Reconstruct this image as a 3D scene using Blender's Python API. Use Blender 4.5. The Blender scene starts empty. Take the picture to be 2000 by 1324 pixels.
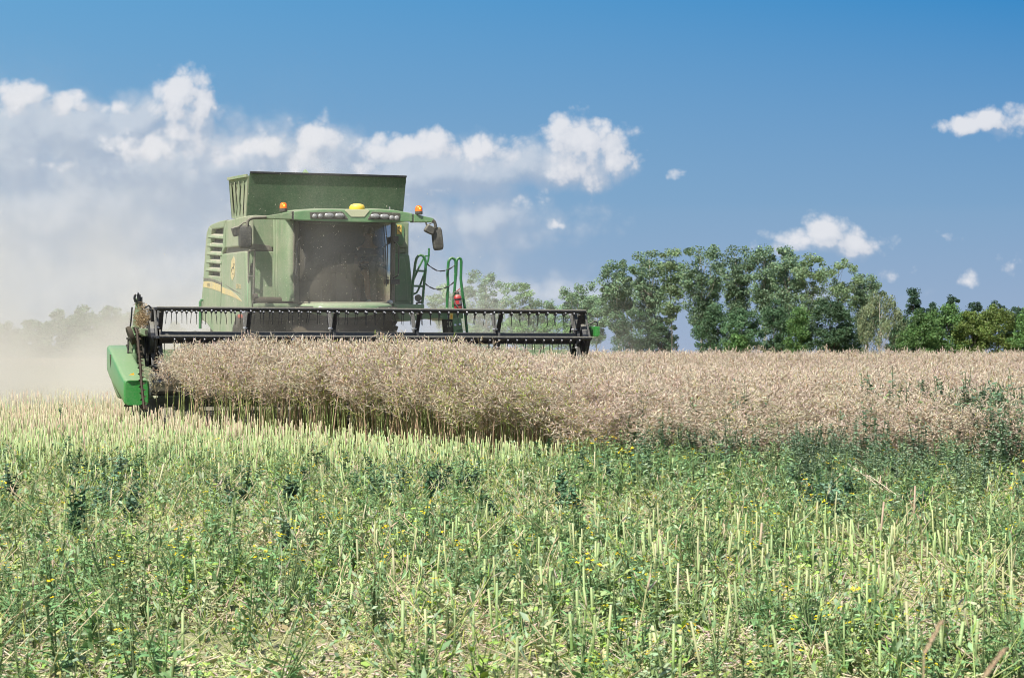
import bpy, bmesh, math, random
import numpy as np
from mathutils import Vector, Matrix, Euler, Quaternion

sc = bpy.context.scene
COL = sc.collection
R = math.radians
random.seed(7)
rng = np.random.default_rng(7)

# ------------------------------------------------------------------ camera
CAM_H = 1.0
FPX = 4050.0                       # focal length in pixels of a 2000 px wide picture
PITCH = math.atan(38 / FPX)        # the horizon lies 38 px under the picture's middle
cam_d = bpy.data.cameras.new("camera")
cam_d.sensor_width = 36.0
cam_d.lens = FPX / 2000 * 36.0
cam_d.clip_start = 0.1
cam_d.clip_end = 20000
cam_d.dof.use_dof = True
cam_d.dof.focus_distance = 27.0
cam_d.dof.aperture_fstop = 16.0
cam = bpy.data.objects.new("camera", cam_d)
COL.objects.link(cam)
cam.location = (0, 0, CAM_H)
cam.rotation_euler = (R(90) + PITCH, 0, 0)
sc.camera = cam

# ------------------------------------------------------------------ render
sc.view_settings.view_transform = 'Standard'
sc.view_settings.look = 'None'
sc.view_settings.exposure = 0.76
sc.view_settings.gamma = 1.0
sc.view_settings.use_curve_mapping = False
cy = sc.cycles
cy.pixel_filter_type = 'BLACKMAN_HARRIS'
cy.filter_width = 1.0
cy.use_denoising = True
cy.denoiser = 'OPENIMAGEDENOISE'
cy.denoising_prefilter = 'ACCURATE'
cy.denoising_input_passes = 'RGB_ALBEDO_NORMAL'
cy.use_adaptive_sampling = True
cy.adaptive_threshold = 0.012
cy.max_bounces = 8
cy.diffuse_bounces = 3
cy.glossy_bounces = 3
cy.transmission_bounces = 4
cy.transparent_max_bounces = 12
cy.volume_bounces = 5
cy.caustics_reflective = False
cy.caustics_refractive = False
cy.sample_clamp_indirect = 6.0
cy.volume_step_rate = 2.0
cy.volume_max_steps = 128

# ------------------------------------------------------------------ sun and sky
SUN_EL = R(54)
SUN_AZ = R(212)                    # clockwise from +Y: the sun stands left of and behind the camera
sun_vec = Vector((math.sin(SUN_AZ) * math.cos(SUN_EL), math.cos(SUN_AZ) * math.cos(SUN_EL), math.sin(SUN_EL)))
sun_d = bpy.data.lights.new("sun", 'SUN')
sun_d.energy = 4.9
sun_d.angle = R(0.53)
sun_d.color = (1.0, 0.955, 0.88)
sun = bpy.data.objects.new("sun", sun_d)
COL.objects.link(sun)
sun.location = (0, 0, 40)
sun.rotation_euler = (-sun_vec).to_track_quat('-Z', 'Y').to_euler()


class NT:
    """small helper for node trees"""
    def __init__(self, tree):
        self.t = tree; self.n = tree.nodes; self.l = tree.links
    def new(self, typ, **kw):
        n = self.n.new(typ)
        for k, v in kw.items():
            setattr(n, k, v)
        return n
    def put(self, sock, v):
        if isinstance(v, bpy.types.NodeSocket):
            self.l.new(v, sock)
        elif v is not None:
            if isinstance(v, (tuple, list)) and len(v) == 3 and sock.type == 'RGBA':
                v = (*v, 1.0)
            sock.default_value = v
    def math(self, op, a, b=None, c=None, clamp=False):
        n = self.new('ShaderNodeMath', operation=op, use_clamp=clamp)
        for i, v in enumerate((a, b, c)):
            if v is not None:
                self.put(n.inputs[i], v)
        return n.outputs[0]
    def vmath(self, op, a, b=None, scale=None):
        n = self.new('ShaderNodeVectorMath', operation=op)
        self.put(n.inputs[0], a)
        if b is not None:
            self.put(n.inputs[1], b)
        if scale is not None:
            self.put(n.inputs['Scale'], scale)
        return n.outputs['Value'] if op in ('LENGTH', 'DOT_PRODUCT', 'DISTANCE') else n.outputs['Vector']
    def ramp(self, v, a, b, c=0.0, d=1.0, smooth=True):
        n = self.new('ShaderNodeMapRange', interpolation_type='SMOOTHSTEP' if smooth else 'LINEAR')
        self.put(n.inputs[0], v)
        for i, q in enumerate((a, b, c, d)):
            self.put(n.inputs[1 + i], q)
        return n.outputs[0]
    def mix(self, fac, a, b, blend='MIX'):
        n = self.new('ShaderNodeMix', data_type='RGBA', blend_type=blend)
        self.put(n.inputs[0], fac)
        self.put(n.inputs[6], a); self.put(n.inputs[7], b)
        return n.outputs[2]
    def noise(self, vec=None, scale=5.0, detail=3.0, rough=0.5, out='Fac', dist=0.0, dim='3D'):
        n = self.new('ShaderNodeTexNoise', noise_dimensions=dim)
        if vec is not None:
            self.put(n.inputs['Vector'], vec)
        self.put(n.inputs['Scale'], scale); self.put(n.inputs['Detail'], detail)
        self.put(n.inputs['Roughness'], rough); self.put(n.inputs['Distortion'], dist)
        return n.outputs[out]
    def comb(self, x, y, z):
        n = self.new('ShaderNodeCombineXYZ')
        for i, v in enumerate((x, y, z)):
            self.put(n.inputs[i], v)
        return n.outputs[0]
    def sep(self, v):
        n = self.new('ShaderNodeSeparateXYZ')
        self.put(n.inputs[0], v)
        return n.outputs


def build_world():
    world = bpy.data.worlds.new("World")
    sc.world = world
    world.use_nodes = True
    t = NT(world.node_tree)
    t.n.clear()
    sky = t.new('ShaderNodeTexSky', sky_type='NISHITA', sun_disc=False)
    sky.sun_elevation = SUN_EL
    sky.sun_rotation = SUN_AZ
    sky.air_density = 1.0
    sky.dust_density = 1.2
    sky.ozone_density = 2.0
    tc = t.new('ShaderNodeTexCoord')
    d = t.sep(tc.outputs['Generated'])
    yy = t.math('MAXIMUM', d[1], 0.05)
    u = t.math('DIVIDE', d[0], yy)          # tangent of the azimuth off +Y
    v = t.math('DIVIDE', d[2], yy)          # tangent of the elevation
    uv = t.comb(u, v, 0.0)

    # ---- cloud density as a group, evaluated twice (second time shifted towards the sun)
    g = bpy.data.node_groups.new("cloud_density", 'ShaderNodeTree')
    g.interface.new_socket("p", in_out='INPUT', socket_type='NodeSocketVector')
    g.interface.new_socket("bank", in_out='OUTPUT', socket_type='NodeSocketFloat')
    g.interface.new_socket("puff", in_out='OUTPUT', socket_type='NodeSocketFloat')
    q = NT(g)
    gi = q.new('NodeGroupInput'); go = q.new('NodeGroupOutput')
    P = gi.outputs[0]
    def vor(vec, scale, detail, rough):
        n = q.new('ShaderNodeTexVoronoi', feature='F1', distance='EUCLIDEAN', voronoi_dimensions='2D')
        n.inputs['Scale'].default_value = scale
        n.inputs['Detail'].default_value = detail
        n.inputs['Roughness'].default_value = rough
        q.put(n.inputs['Vector'], vec)
        return n.outputs['Distance']
    w = q.noise(P, 22.0, 3.0, 0.6, 'Color', dim='2D')
    w = q.vmath('SUBTRACT', w, (0.5, 0.5, 0.5))
    pw = q.vmath('ADD', P, q.vmath('SCALE', w, scale=0.0085))
    fb = q.math('SUBTRACT', q.noise(P, 60.0, 5.0, 0.62, dim='2D'), 0.5)
    bil = q.math('SUBTRACT', 0.42, vor(pw, 72.0, 3.0, 0.5))
    def field(blobs, grow=1.0):
        acc = None
        for (cx, cy_, rx, ry, s) in blobs:
            rx *= grow; ry *= grow
            c = ((cx - 1000) / FPX, (700 - cy_) / FPX, 0)
            e = q.vmath('MULTIPLY', q.vmath('SUBTRACT', pw, c), (FPX / rx, FPX / ry, 0))
            k = q.math('MULTIPLY_ADD', q.vmath('LENGTH', e), -max(s, 0.8 if s < 0.75 else s), s)
            acc = k if acc is None else q.math('SMOOTH_MAX', acc, k, 0.12)
        return acc
    bank = [(-60, 320, 340, 150, .8), (130, 260, 210, 95, .9), (250, 240, 130, 70, .8), (330, 330, 250, 150, .95), (440, 320, 200, 100, .9), (620, 330, 200, 85, .9),
            (850, 335, 240, 76, .95), (1080, 325, 170, 56, .85), (120, 430, 460, 180, .8), (600, 430, 460, 130, .75),
            (950, 440, 280, 110, .6), (300, 560, 760, 150, .75), (1000, 580, 640, 90, .5), (1600, 575, 420, 60, .25)]
    puffs = [(42, 192, 52, 38, 1.0), (128, 200, 38, 24, .9), (222, 206, 38, 16, .7), (352, 196, 46, 54, 1.1), (392, 226, 46, 66, 1.0), (360, 262, 70, 60, .6),
             (300, 292, 105, 48, .7), (100, 322, 80, 38, .35), (45, 365, 64, 20, .2), (410, 300, 85, 54, .55), (470, 290, 60, 36, .5), (518, 288, 46, 32, .7), (612, 286, 48, 50, .9),
             (570, 318, 110, 36, .4), (690, 318, 70, 28, .45), (760, 294, 66, 34, .9), (830, 288, 76, 34, .9), (930, 294, 88, 32, .8), (870, 312, 160, 32, .4), (1112, 276, 52, 54, 1.1), (1150, 302, 88, 60, 1.1),
             (1195, 314, 52, 46, 1.0), (1110, 332, 130, 32, .45), (1316, 342, 50, 28, .30), (1030, 392, 66, 44, .30), (850, 372, 100, 30, .26), (1088, 438, 56, 20, .38),
             (1905, 240, 66, 21, .7), (1940, 230, 44, 28, .8), (1990, 240, 54, 30, .7), (1630, 474, 112, 30, .85), (1612, 458, 62, 34, .9), (1690, 476, 60, 24, .7),
             (1845, 466, 66, 28, .26), (1920, 476, 60, 20, .18), (1890, 548, 62, 36, .36), (1975, 522, 60, 34, .34), (1750, 534, 90, 30, .24),
             (1560, 474, 80, 24, .22), (20, 465, 120, 50, .24)]
    fl = q.math('SUBTRACT', q.noise(P, 26.0, 3.0, 0.55, dim='2D'), 0.5)
    b = q.math('ADD', field(bank), q.math('ADD', q.math('MULTIPLY_ADD', fb, 0.22, q.math('MULTIPLY', fl, 0.55)), q.math('MULTIPLY_ADD', bil, 0.25, 0.22)))
    p_ = q.math('ADD', field(puffs, 1.28), q.math('ADD', q.math('MULTIPLY', fb, 0.42), q.math('MULTIPLY_ADD', bil, 0.55, 0.17)))
    q.l.new(b, go.inputs[0]); q.l.new(p_, go.inputs[1])

    def cloud(vec):
        n = t.new('ShaderNodeGroup'); n.node_tree = g
        t.put(n.inputs[0], vec)
        return n.outputs
    c0 = cloud(uv)
    c1 = cloud(t.vmath('ADD', uv, (-0.0050, 0.0075, 0)))
    ahead = t.ramp(d[1], 0.02, 0.2)
    below = t.ramp(v, -0.02, 0.004)
    a_b = t.math('MULTIPLY', t.ramp(c0[0], 0.0, 0.66, 0, 0.84), ahead)
    a_p = t.math('MULTIPLY', t.ramp(c0[1], 0.0, 0.52, 0, 0.90), ahead)
    lit_p = t.ramp(t.math('SUBTRACT', c0[1], c1[1]), -0.62, 0.62)
    lit_b = t.ramp(t.math('SUBTRACT', c0[0], c1[0]), -0.30, 0.42)
    a_p = t.math('MULTIPLY', a_p, t.ramp(lit_p, 0.10, 0.55, 0.30, 1.0))
    SKY_K = 0.072
    def k(c):
        return tuple(x / SKY_K / 1.25 for x in c)
    col_b = t.mix(lit_b, k((0.295, 0.355, 0.45)), k((0.455, 0.495, 0.555)))
    col_p = t.mix(lit_p, k((0.375, 0.415, 0.49)), k((0.60, 0.605, 0.63)))
    # the clear sky: Nishita overhead, the deep polarised blue of the photograph in the band above the horizon
    base = t.mix(1.0, sky.outputs[0], (0.93, 0.96, 1.0), 'MULTIPLY')
    top = t.mix(t.ramp(u, -0.25, 0.25, 0, 1, False), k((0.10, 0.275, 0.475)), k((0.034, 0.19, 0.42)))
    low = t.mix(t.ramp(u, -0.25, 0.25, 0, 1, False), k((0.27, 0.335, 0.44)), k((0.26, 0.325, 0.445)))
    mid = t.mix(t.ramp(u, -0.25, 0.25, 0, 1, False), k((0.175, 0.30, 0.445)), k((0.158, 0.28, 0.435)))
    band = t.mix(t.ramp(v, 0.0, 0.075, 0, 1, False), low, mid)
    band = t.mix(t.ramp(v, 0.07, 0.175, 0, 1, False), band, top)
    base = t.mix(t.math('MULTIPLY', t.ramp(v, 0.42, 0.2), ahead), base, band)
    veil = t.math('MULTIPLY', t.ramp(u, 0.06, -0.26), t.math('MULTIPLY', t.ramp(v, 0.125, 0.05), ahead))
    base = t.mix(t.math('MULTIPLY', veil, 0.85), base, k((0.37, 0.415, 0.50)))
    c = t.mix(a_b, base, col_b)
    c = t.mix(a_p, c, col_p)
    bg = t.new('ShaderNodeBackground')
    t.put(bg.inputs[0], c)
    bg.inputs[1].default_value = SKY_K
    o = t.new('ShaderNodeOutputWorld')
    t.l.new(bg.outputs[0], o.inputs[0])
    world.cycles.sampling_method = 'MANUAL'
    world.cycles.sample_map_resolution = 512


build_world()

# ------------------------------------------------------------------ materials
MATS = {}
def material(name, color, rough=0.6, spec=0.3, metal=0.0, vary=0.0, vscale=8.0, dust=0.0, dust_col=(0.36, 0.335, 0.25), coat=0.0,
             emit=None, trans=0.0, attr=None, inst_vary=0.0, bump=0.0):
    if name in MATS:
        return MATS[name]
    m = bpy.data.materials.new(name)
    m.use_nodes = True
    t = NT(m.node_tree)
    bs = t.n['Principled BSDF']
    c = None
    if attr:
        a = t.new('ShaderNodeAttribute', attribute_name=attr)
        c = a.outputs['Color']
    tc = t.new('ShaderNodeTexCoord')
    if vary:
        n = t.noise(tc.outputs['Object'], vscale, 4.0, 0.6)
        f = t.ramp(n, 0.3, 0.7, 1 - vary, 1 + vary)
        c = t.mix(1.0, c if c is not None else (*color, 1), t.comb(f, f, f), 'MULTIPLY')
    if inst_vary:
        oi = t.new('ShaderNodeObjectInfo')
        f = t.ramp(oi.outputs['Random'], 0, 1, 1 - inst_vary, 1 + inst_vary, False)
        wn = t.new('ShaderNodeTexWhiteNoise', noise_dimensions='1D')
        t.put(wn.inputs['W'], oi.outputs['Random'])
        f2 = t.ramp(wn.outputs['Value'], 0, 1, 1 - inst_vary * 0.5, 1 + inst_vary * 0.5, False)
        c = t.mix(1.0, c if c is not None else (*color, 1), t.comb(f, t.math('MULTIPLY', f, f2), f), 'MULTIPLY')
    if dust:
        n1 = t.noise(tc.outputs['Object'], 1.6, 6.0, 0.65)
        n2 = t.noise(tc.outputs['Object'], 38.0, 3.0, 0.6)
        gn = t.new('ShaderNodeNewGeometry')
        up = t.ramp(t.sep(gn.outputs['Normal'])[2], 0.1, 0.9, 0.0, 0.35)
        n3 = t.noise(t.vmath('MULTIPLY', tc.outputs['Object'], (9.0, 9.0, .9)), 1.0, 4.0, 0.6)
        n1 = t.math('ADD', t.math('MULTIPLY', n1, .62), t.math('MULTIPLY', n3, .38))
        f = t.math('ADD', t.ramp(n1, 0.30, 0.75, dust * 0.6, min(1, dust * 1.35)), up)
        f = t.math('ADD', f, t.ramp(n2, 0.35, 0.75, -0.06, 0.08), clamp=True)
        c = t.mix(f, c if c is not None else (*color, 1), (*dust_col, 1))
        rr = t.ramp(f, 0.0, 0.7, rough, 0.85)
        t.put(bs.inputs['Roughness'], rr)
    else:
        bs.inputs['Roughness'].default_value = rough
    if c is not None:
        t.put(bs.inputs['Base Color'], c)
    else:
        bs.inputs['Base Color'].default_value = (*color, 1)
    bs.inputs['Metallic'].default_value = metal
    bs.inputs['Specular IOR Level'].default_value = spec
    if coat:
        bs.inputs['Coat Weight'].default_value = coat
        bs.inputs['Coat Roughness'].default_value = 0.15
    if emit:
        bs.inputs['Emission Color'].default_value = (*emit[:3], 1)
        bs.inputs['Emission Strength'].default_value = emit[3]
    if bump:
        b = t.new('ShaderNodeBump')
        b.inputs['Strength'].default_value = bump
        b.inputs['Distance'].default_value = 0.01
        t.put(b.inputs['Height'], t.noise(tc.outputs['Object'], 30.0, 4.0, 0.6))
        t.l.new(b.outputs[0], bs.inputs['Normal'])
    if trans:
        out = t.n['Material Output']
        tr = t.new('ShaderNodeBsdfTranslucent')
        t.put(tr.inputs[0], c if c is not None else (*color, 1))
        mx = t.new('ShaderNodeMixShader')
        mx.inputs[0].default_value = trans
        t.l.new(bs.outputs[0], mx.inputs[1]); t.l.new(tr.outputs[0], mx.inputs[2])
        t.l.new(mx.outputs[0], out.inputs[0])
    MATS[name] = m
    return m


# ------------------------------------------------------------------ mesh helpers
def mesh_from(name, verts, faces, mats, face_mat=None, colors=None, smooth=False):
    me = bpy.data.meshes.new(name)
    me.from_pydata([tuple(v) for v in verts], [], [tuple(f) for f in faces])
    for m in (mats if isinstance(mats, (list, tuple)) else [mats]):
        me.materials.append(m)
    if face_mat is not None:
        me.polygons.foreach_set('material_index', np.asarray(face_mat, dtype=np.int32))
    if colors is not None:
        a = me.attributes.new('col', 'FLOAT_COLOR', 'FACE')
        a.data.foreach_set('color', np.asarray(colors, dtype=np.float32).reshape(-1))
    if smooth:
        me.polygons.foreach_set('use_smooth', np.ones(len(me.polygons), dtype=bool))
    me.update()
    return me

def link(name, data, parent=None):
    o = bpy.data.objects.new(name, data)
    COL.objects.link(o)
    if parent is not None:
        o.parent = parent
    return o

def tag(o, label=None, cat=None, group=None, kind=None):
    if label: o['label'] = label
    if cat: o['category'] = cat
    if group: o['group'] = group
    if kind: o['kind'] = kind
    return o

def fast_mesh(name, V, F, mats, face_mat=None, colors=None):
    """V (n,3), F (m,k) arrays, k = 3 or 4"""
    V = np.asarray(V, np.float32); F = np.asarray(F, np.int32)
    me = bpy.data.meshes.new(name)
    me.vertices.add(len(V)); me.vertices.foreach_set('co', V.reshape(-1))
    k = F.shape[1]
    me.loops.add(F.size); me.loops.foreach_set('vertex_index', F.reshape(-1))
    me.polygons.add(len(F))
    me.polygons.foreach_set('loop_start', np.arange(0, F.size, k, dtype=np.int32))
    for m in (mats if isinstance(mats, (list, tuple)) else [mats]):
        me.materials.append(m)
    if face_mat is not None:
        me.polygons.foreach_set('material_index', np.asarray(face_mat, dtype=np.int32))
    if colors is not None:
        a = me.attributes.new('col', 'FLOAT_COLOR', 'FACE')
        C = np.asarray(colors, np.float32)
        if C.shape[1] == 3:
            C = np.hstack([C, np.ones((len(C), 1), np.float32)])
        a.data.foreach_set('color', C.reshape(-1))
    me.update(calc_edges=True)
    me.validate()
    return me

class MB:
    """collects shapes, then links them as ONE mesh object"""
    def __init__(self):
        self.v = []; self.f = []; self.m = []
    def _add(self, vs, fs, mi=0):
        o = len(self.v)
        self.v += [Vector(v) for v in vs]
        self.f += [tuple(i + o for i in f) for f in fs]
        self.m += [mi] * len(fs)
        return self
    def box(self, a, b, mi=0, M=None):
        x0, y0, z0 = a; x1, y1, z1 = b
        vs = [Vector(p) for p in ((x0,y0,z0),(x1,y0,z0),(x1,y1,z0),(x0,y1,z0),(x0,y0,z1),(x1,y0,z1),(x1,y1,z1),(x0,y1,z1))]
        if M is not None: vs = [M @ v for v in vs]
        return self._add(vs, [(0,3,2,1),(4,5,6,7),(0,1,5,4),(1,2,6,5),(2,3,7,6),(3,0,4,7)], mi)
    def tube(self, pts, r, n=8, mi=0, caps=True, closed=False):
        pts = [Vector(p) for p in pts]
        rs = r if isinstance(r, (list, tuple)) else [r] * len(pts)
        vs = []; fs = []
        up = None
        N = len(pts)
        for i, p in enumerate(pts):
            if closed: d = pts[(i + 1) % N] - pts[i - 1]
            else: d = pts[min(i + 1, N - 1)] - pts[max(i - 1, 0)]
            d.normalize()
            if up is None:
                up = Vector((0, 0, 1)) if abs(d.z) < 0.9 else Vector((1, 0, 0))
            s = d.cross(up).normalized(); up = s.cross(d).normalized()
            for k in range(n):
                a = 2 * math.pi * (k + 0.5) / n
                vs.append(p + s * math.cos(a) * rs[i] + up * math.sin(a) * rs[i])
        for i in range(N if closed else N - 1):
            j = (i + 1) % N
            for k in range(n):
                l = (k + 1) % n
                fs.append((i*n+k, i*n+l, j*n+l, j*n+k))
        if caps and not closed:
            fs.append(tuple(range(n))[::-1]); fs.append(tuple((N-1)*n + k for k in range(n)))
        return self._add(vs, fs, mi)
    def bar(self, p, q, w, h, mi=0, up=(0, 0, 1)):
        p = Vector(p); q = Vector(q); d = (q - p).normalized()
        u = Vector(up)
        if abs(d.dot(u)) > 0.98: u = Vector((0, 1, 0))
        s = d.cross(u).normalized(); t = s.cross(d).normalized()
        vs = []
        for c in (p, q):
            for a, b in ((-1,-1),(1,-1),(1,1),(-1,1)):
                vs.append(c + s * (a * w / 2) + t * (b * h / 2))
        return self._add(vs, [(0,1,2,3),(7,6,5,4),(0,4,5,1),(1,5,6,2),(2,6,7,3),(3,7,4,0)], mi)
    def lathe(self, prof, n=16, M=None, mi=0):
        """prof: (radius, z) pairs along the local z axis"""
        vs = []; fs = []
        for r, z in prof:
            for k in range(n):
                a = 2 * math.pi * k / n
                vs.append(Vector((r * math.cos(a), r * math.sin(a), z)))
        if M is not None: vs = [M @ v for v in vs]
        for i in range(len(prof) - 1):
            for k in range(n):
                l = (k + 1) % n
                fs.append((i*n+k, i*n+l, (i+1)*n+l, (i+1)*n+k))
        fs.append(tuple(range(n))[::-1]); fs.append(tuple((len(prof)-1)*n + k for k in range(n)))
        return self._add(vs, fs, mi)
    def loft(self, rings, mi=0, caps=True):
        n = len(rings[0]); vs = [v for r_ in rings for v in r_]; fs = []
        for i in range(len(rings) - 1):
            for k in range(n):
                l = (k + 1) % n
                fs.append((i*n+k, i*n+l, (i+1)*n+l, (i+1)*n+k))
        if caps:
            fs.append(tuple(range(n))[::-1]); fs.append(tuple((len(rings)-1)*n + k for k in range(n)))
        return self._add(vs, fs, mi)
    def prism(self, poly, d, mi=0):
        """poly: list of 3-D points (one plane), d: extrusion vector"""
        p = [Vector(v) for v in poly]; d = Vector(d)
        return self.loft([p, [v + d for v in p]], mi)
    def sphere(self, c, r, n=12, mi=0, sc_=(1, 1, 1)):
        prof = [(max(1e-4, math.sin(math.pi * i / n)), -math.cos(math.pi * i / n)) for i in range(n + 1)]
        M = Matrix.Translation(c) @ Matrix.Diagonal((r * sc_[0], r * sc_[1], r * sc_[2], 1))
        return self.lathe(prof, n + 4, M, mi)
    def build(self, name, mats, parent=None, bevel=0.0, smooth=False, seg=2):
        me = mesh_from(name, self.v, self.f, mats, self.m)
        bm = bmesh.new(); bm.from_mesh(me)
        bmesh.ops.recalc_face_normals(bm, faces=bm.faces)
        if bevel:
            es = [e for e in bm.edges if len(e.link_faces) == 2 and e.calc_face_angle(0) > R(28)]
            bmesh.ops.bevel(bm, geom=es, offset=bevel, segments=seg, affect='EDGES', profile=0.6, clamp_overlap=True)
        if smooth:
            for f in bm.faces: f.smooth = True
            for e in bm.edges:
                if len(e.link_faces) == 2 and e.calc_face_angle(0) > R(38): e.smooth = False
        bm.to_mesh(me); bm.free()
        return link(name, me, parent)

def empty(name, loc=(0, 0, 0), rz=0.0, parent=None):
    o = link(name, None, parent)
    o.empty_display_size = 0.3
    o.location = loc
    o.rotation_euler = (0, 0, rz)
    return o

# a pixel of the 2000 px photograph as a ray from the camera
_cp, _sp = math.cos(PITCH), math.sin(PITCH)
def ray(px, py):
    x = (px - 1000) / FPX; u = (662 - py) / FPX
    return Vector((x, _cp - u * _sp, _sp + u * _cp))
def ground_at(px, dist):
    """point on the ground at that distance, in the picture column px"""
    return Vector(((px - 1000) / FPX * dist, dist, 0.0))
def world_at(px, py, dist):
    r = ray(px, py)
    return Vector((0, 0, CAM_H)) + r * (dist / r.y)
# ================================================================== the ground
def ground_material():
    m = bpy.data.materials.new('field_soil'); m.use_nodes = True
    t = NT(m.node_tree); bs = t.n['Principled BSDF']
    tc = t.new('ShaderNodeTexCoord'); P = tc.outputs['Object']
    n1 = t.noise(P, 0.7, 5, .6); n2 = t.noise(P, 9.0, 5, .65); n3 = t.noise(P, 70.0, 3, .6)
    a = t.mix(t.ramp(n2, .35, .65), (0.20, 0.225, 0.09), (0.36, 0.34, 0.19))
    a = t.mix(t.ramp(n3, .45, .7), a, (0.50, 0.44, 0.31))
    a = t.mix(t.ramp(n1, .45, .7, 0, .5), a, (0.19, 0.235, 0.10))
    t.put(bs.inputs['Base Color'], a)
    bs.inputs['Roughness'].default_value = 0.95
    bs.inputs['Specular IOR Level'].default_value = 0.1
    b = t.new('ShaderNodeBump'); b.inputs['Strength'].default_value = .8; b.inputs['Distance'].default_value = .03
    t.put(b.inputs['Height'], t.math('ADD', n2, n3)); t.l.new(b.outputs[0], bs.inputs['Normal'])
    return m
b = MB()
b._add([(-4000, -200, 0), (4000, -200, 0), (4000, 9000, 0), (-4000, 9000, 0)], [(0, 1, 2, 3)])
g_o = b.build('ground', ground_material()); tag(g_o, kind='structure')

# ================================================================== plant materials and prototypes
m_plant = material('plant', (1, 1, 1), 0.65, 0.25, attr='col', inst_vary=.16, trans=.15)
m_stalk = material('stalk', (1, 1, 1), 0.55, 0.3, attr='col', inst_vary=.14, vary=.12, vscale=14)
m_pods = material('pods', (1, 1, 1), 0.6, 0.25, attr='col', inst_vary=.12, trans=.16)

class PB:
    """plant builder: triangles with a colour each"""
    def __init__(self): self.v = []; self.f = []; self.c = []
    def stick(self, p, q, r0, r1, col, n=3):
        p = np.array(p, float); q = np.array(q, float); d = q - p
        d /= (np.linalg.norm(d) + 1e-9)
        u = np.cross(d, (0, 0, 1) if abs(d[2]) < .9 else (1, 0, 0)); u /= np.linalg.norm(u); w = np.cross(d, u)
        o = len(self.v)
        for c, r in ((p, r0), (q, r1)):
            for k in range(n):
                a = 2 * math.pi * k / n
                self.v.append(c + r * (math.cos(a) * u + math.sin(a) * w))
        for k in range(n):
            l = (k + 1) % n
            self.f += [(o+k, o+l, o+n+l), (o+k, o+n+l, o+n+k)]; self.c += [col, col]
        return o
    def cap(self, o, n, col):
        for k in range(1, n - 1):
            self.f.append((o + n, o + n + k, o + n + k + 1)); self.c.append(col)
    def spindle(self, p, d, l, w, col, bend=0.0):
        """pod: pointed at both ends"""
        p = np.array(p, float); d = np.array(d, float); d /= np.linalg.norm(d)
        u = np.cross(d, (0, 0, 1) if abs(d[2]) < .9 else (1, 0, 0)); u /= np.linalg.norm(u); x = np.cross(d, u)
        o = len(self.v)
        m1 = p + d * l * .3; m2 = p + d * l * .75 + x * bend * l
        self.v += [p, m1 + u * w, m1 - u * w * .6 + x * w * .7, m1 - u * w * .6 - x * w * .7, m2 + u * w * .8, m2 - u * w * .5 + x * w * .5, m2 - u * w * .5 - x * w * .5, p + d * l + x * bend * l * 1.8]
        for a, b_, c in ((0,1,2),(0,2,3),(0,3,1),(1,4,2),(2,4,5),(2,5,3),(3,5,6),(3,6,1),(1,6,4),(4,7,5),(5,7,6),(6,7,4)):
            self.f.append((o+a, o+b_, o+c)); self.c.append(col)
    def leaf(self, p, d, l, w, col, droop=.3, roll=None, segs=3):
        """bent blade along d with half width w"""
        p = np.array(p, float); d = np.array(d, float); d /= np.linalg.norm(d)
        u = np.cross(d, (0, 0, 1)); nn = np.linalg.norm(u); u = u / nn if nn > 1e-3 else np.array((1., 0, 0))
        if roll is None: roll = random.uniform(-.8, .8)
        x = np.cross(u, d); u = u * math.cos(roll) + x * math.sin(roll)
        nrm = np.cross(d, u)
        o = len(self.v)
        prof = {2: (.35, 1, .15), 3: (.25, .95, .8, .05), 4: (.2, .8, 1, .7, .05)}[segs]
        for i, k in enumerate(prof):
            t_ = i / segs
            c = p + d * l * t_ + np.array((0, 0, -1)) * droop * l * t_ * t_
            fold = .35 * w * k
            self.v += [c + u * w * k + nrm * fold, c, c - u * w * k + nrm * fold]
        for i in range(segs):
            a = o + i * 3
            for (q0, q1) in ((0, 1), (1, 2)):
                self.f += [(a+q0, a+q1, a+3+q1), (a+q0, a+3+q1, a+3+q0)]
                self.c += [col, col]
    def flower(self, p, s, col):
        p = np.array(p, float); o = len(self.v)
        for k in range(4):
            a = math.pi / 2 * k + random.random() * .5
            e = np.array((math.cos(a), math.sin(a), .35)); t_ = np.array((-math.sin(a), math.cos(a), 0))
            i = len(self.v)
            self.v += [p, p + e * s * .7 + t_ * s * .45, p + e * s * 1.1, p + e * s * .7 - t_ * s * .45]
            self.f += [(i, i+1, i+2), (i, i+2, i+3)]; self.c += [col, col]
    def mesh(self, name, mat):
        return fast_mesh(name, np.array(self.v), np.array(self.f), mat, colors=np.array(self.c))

U = random.uniform
def jit(c, k=.12):
    f = U(1 - k, 1 + k)
    return tuple(min(1, max(0, x * f * U(1 - k * .4, 1 + k * .4))) for x in c)
TAN = (0.575, 0.47, 0.34); TAN2 = (0.65, 0.555, 0.425); BRN = (0.40, 0.285, 0.165); GRY = (0.51, 0.435, 0.335)
STG = (0.30, 0.37, 0.13); STEMTAN = (0.52, 0.39, 0.24); YG = (0.42, 0.47, 0.12)

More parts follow.
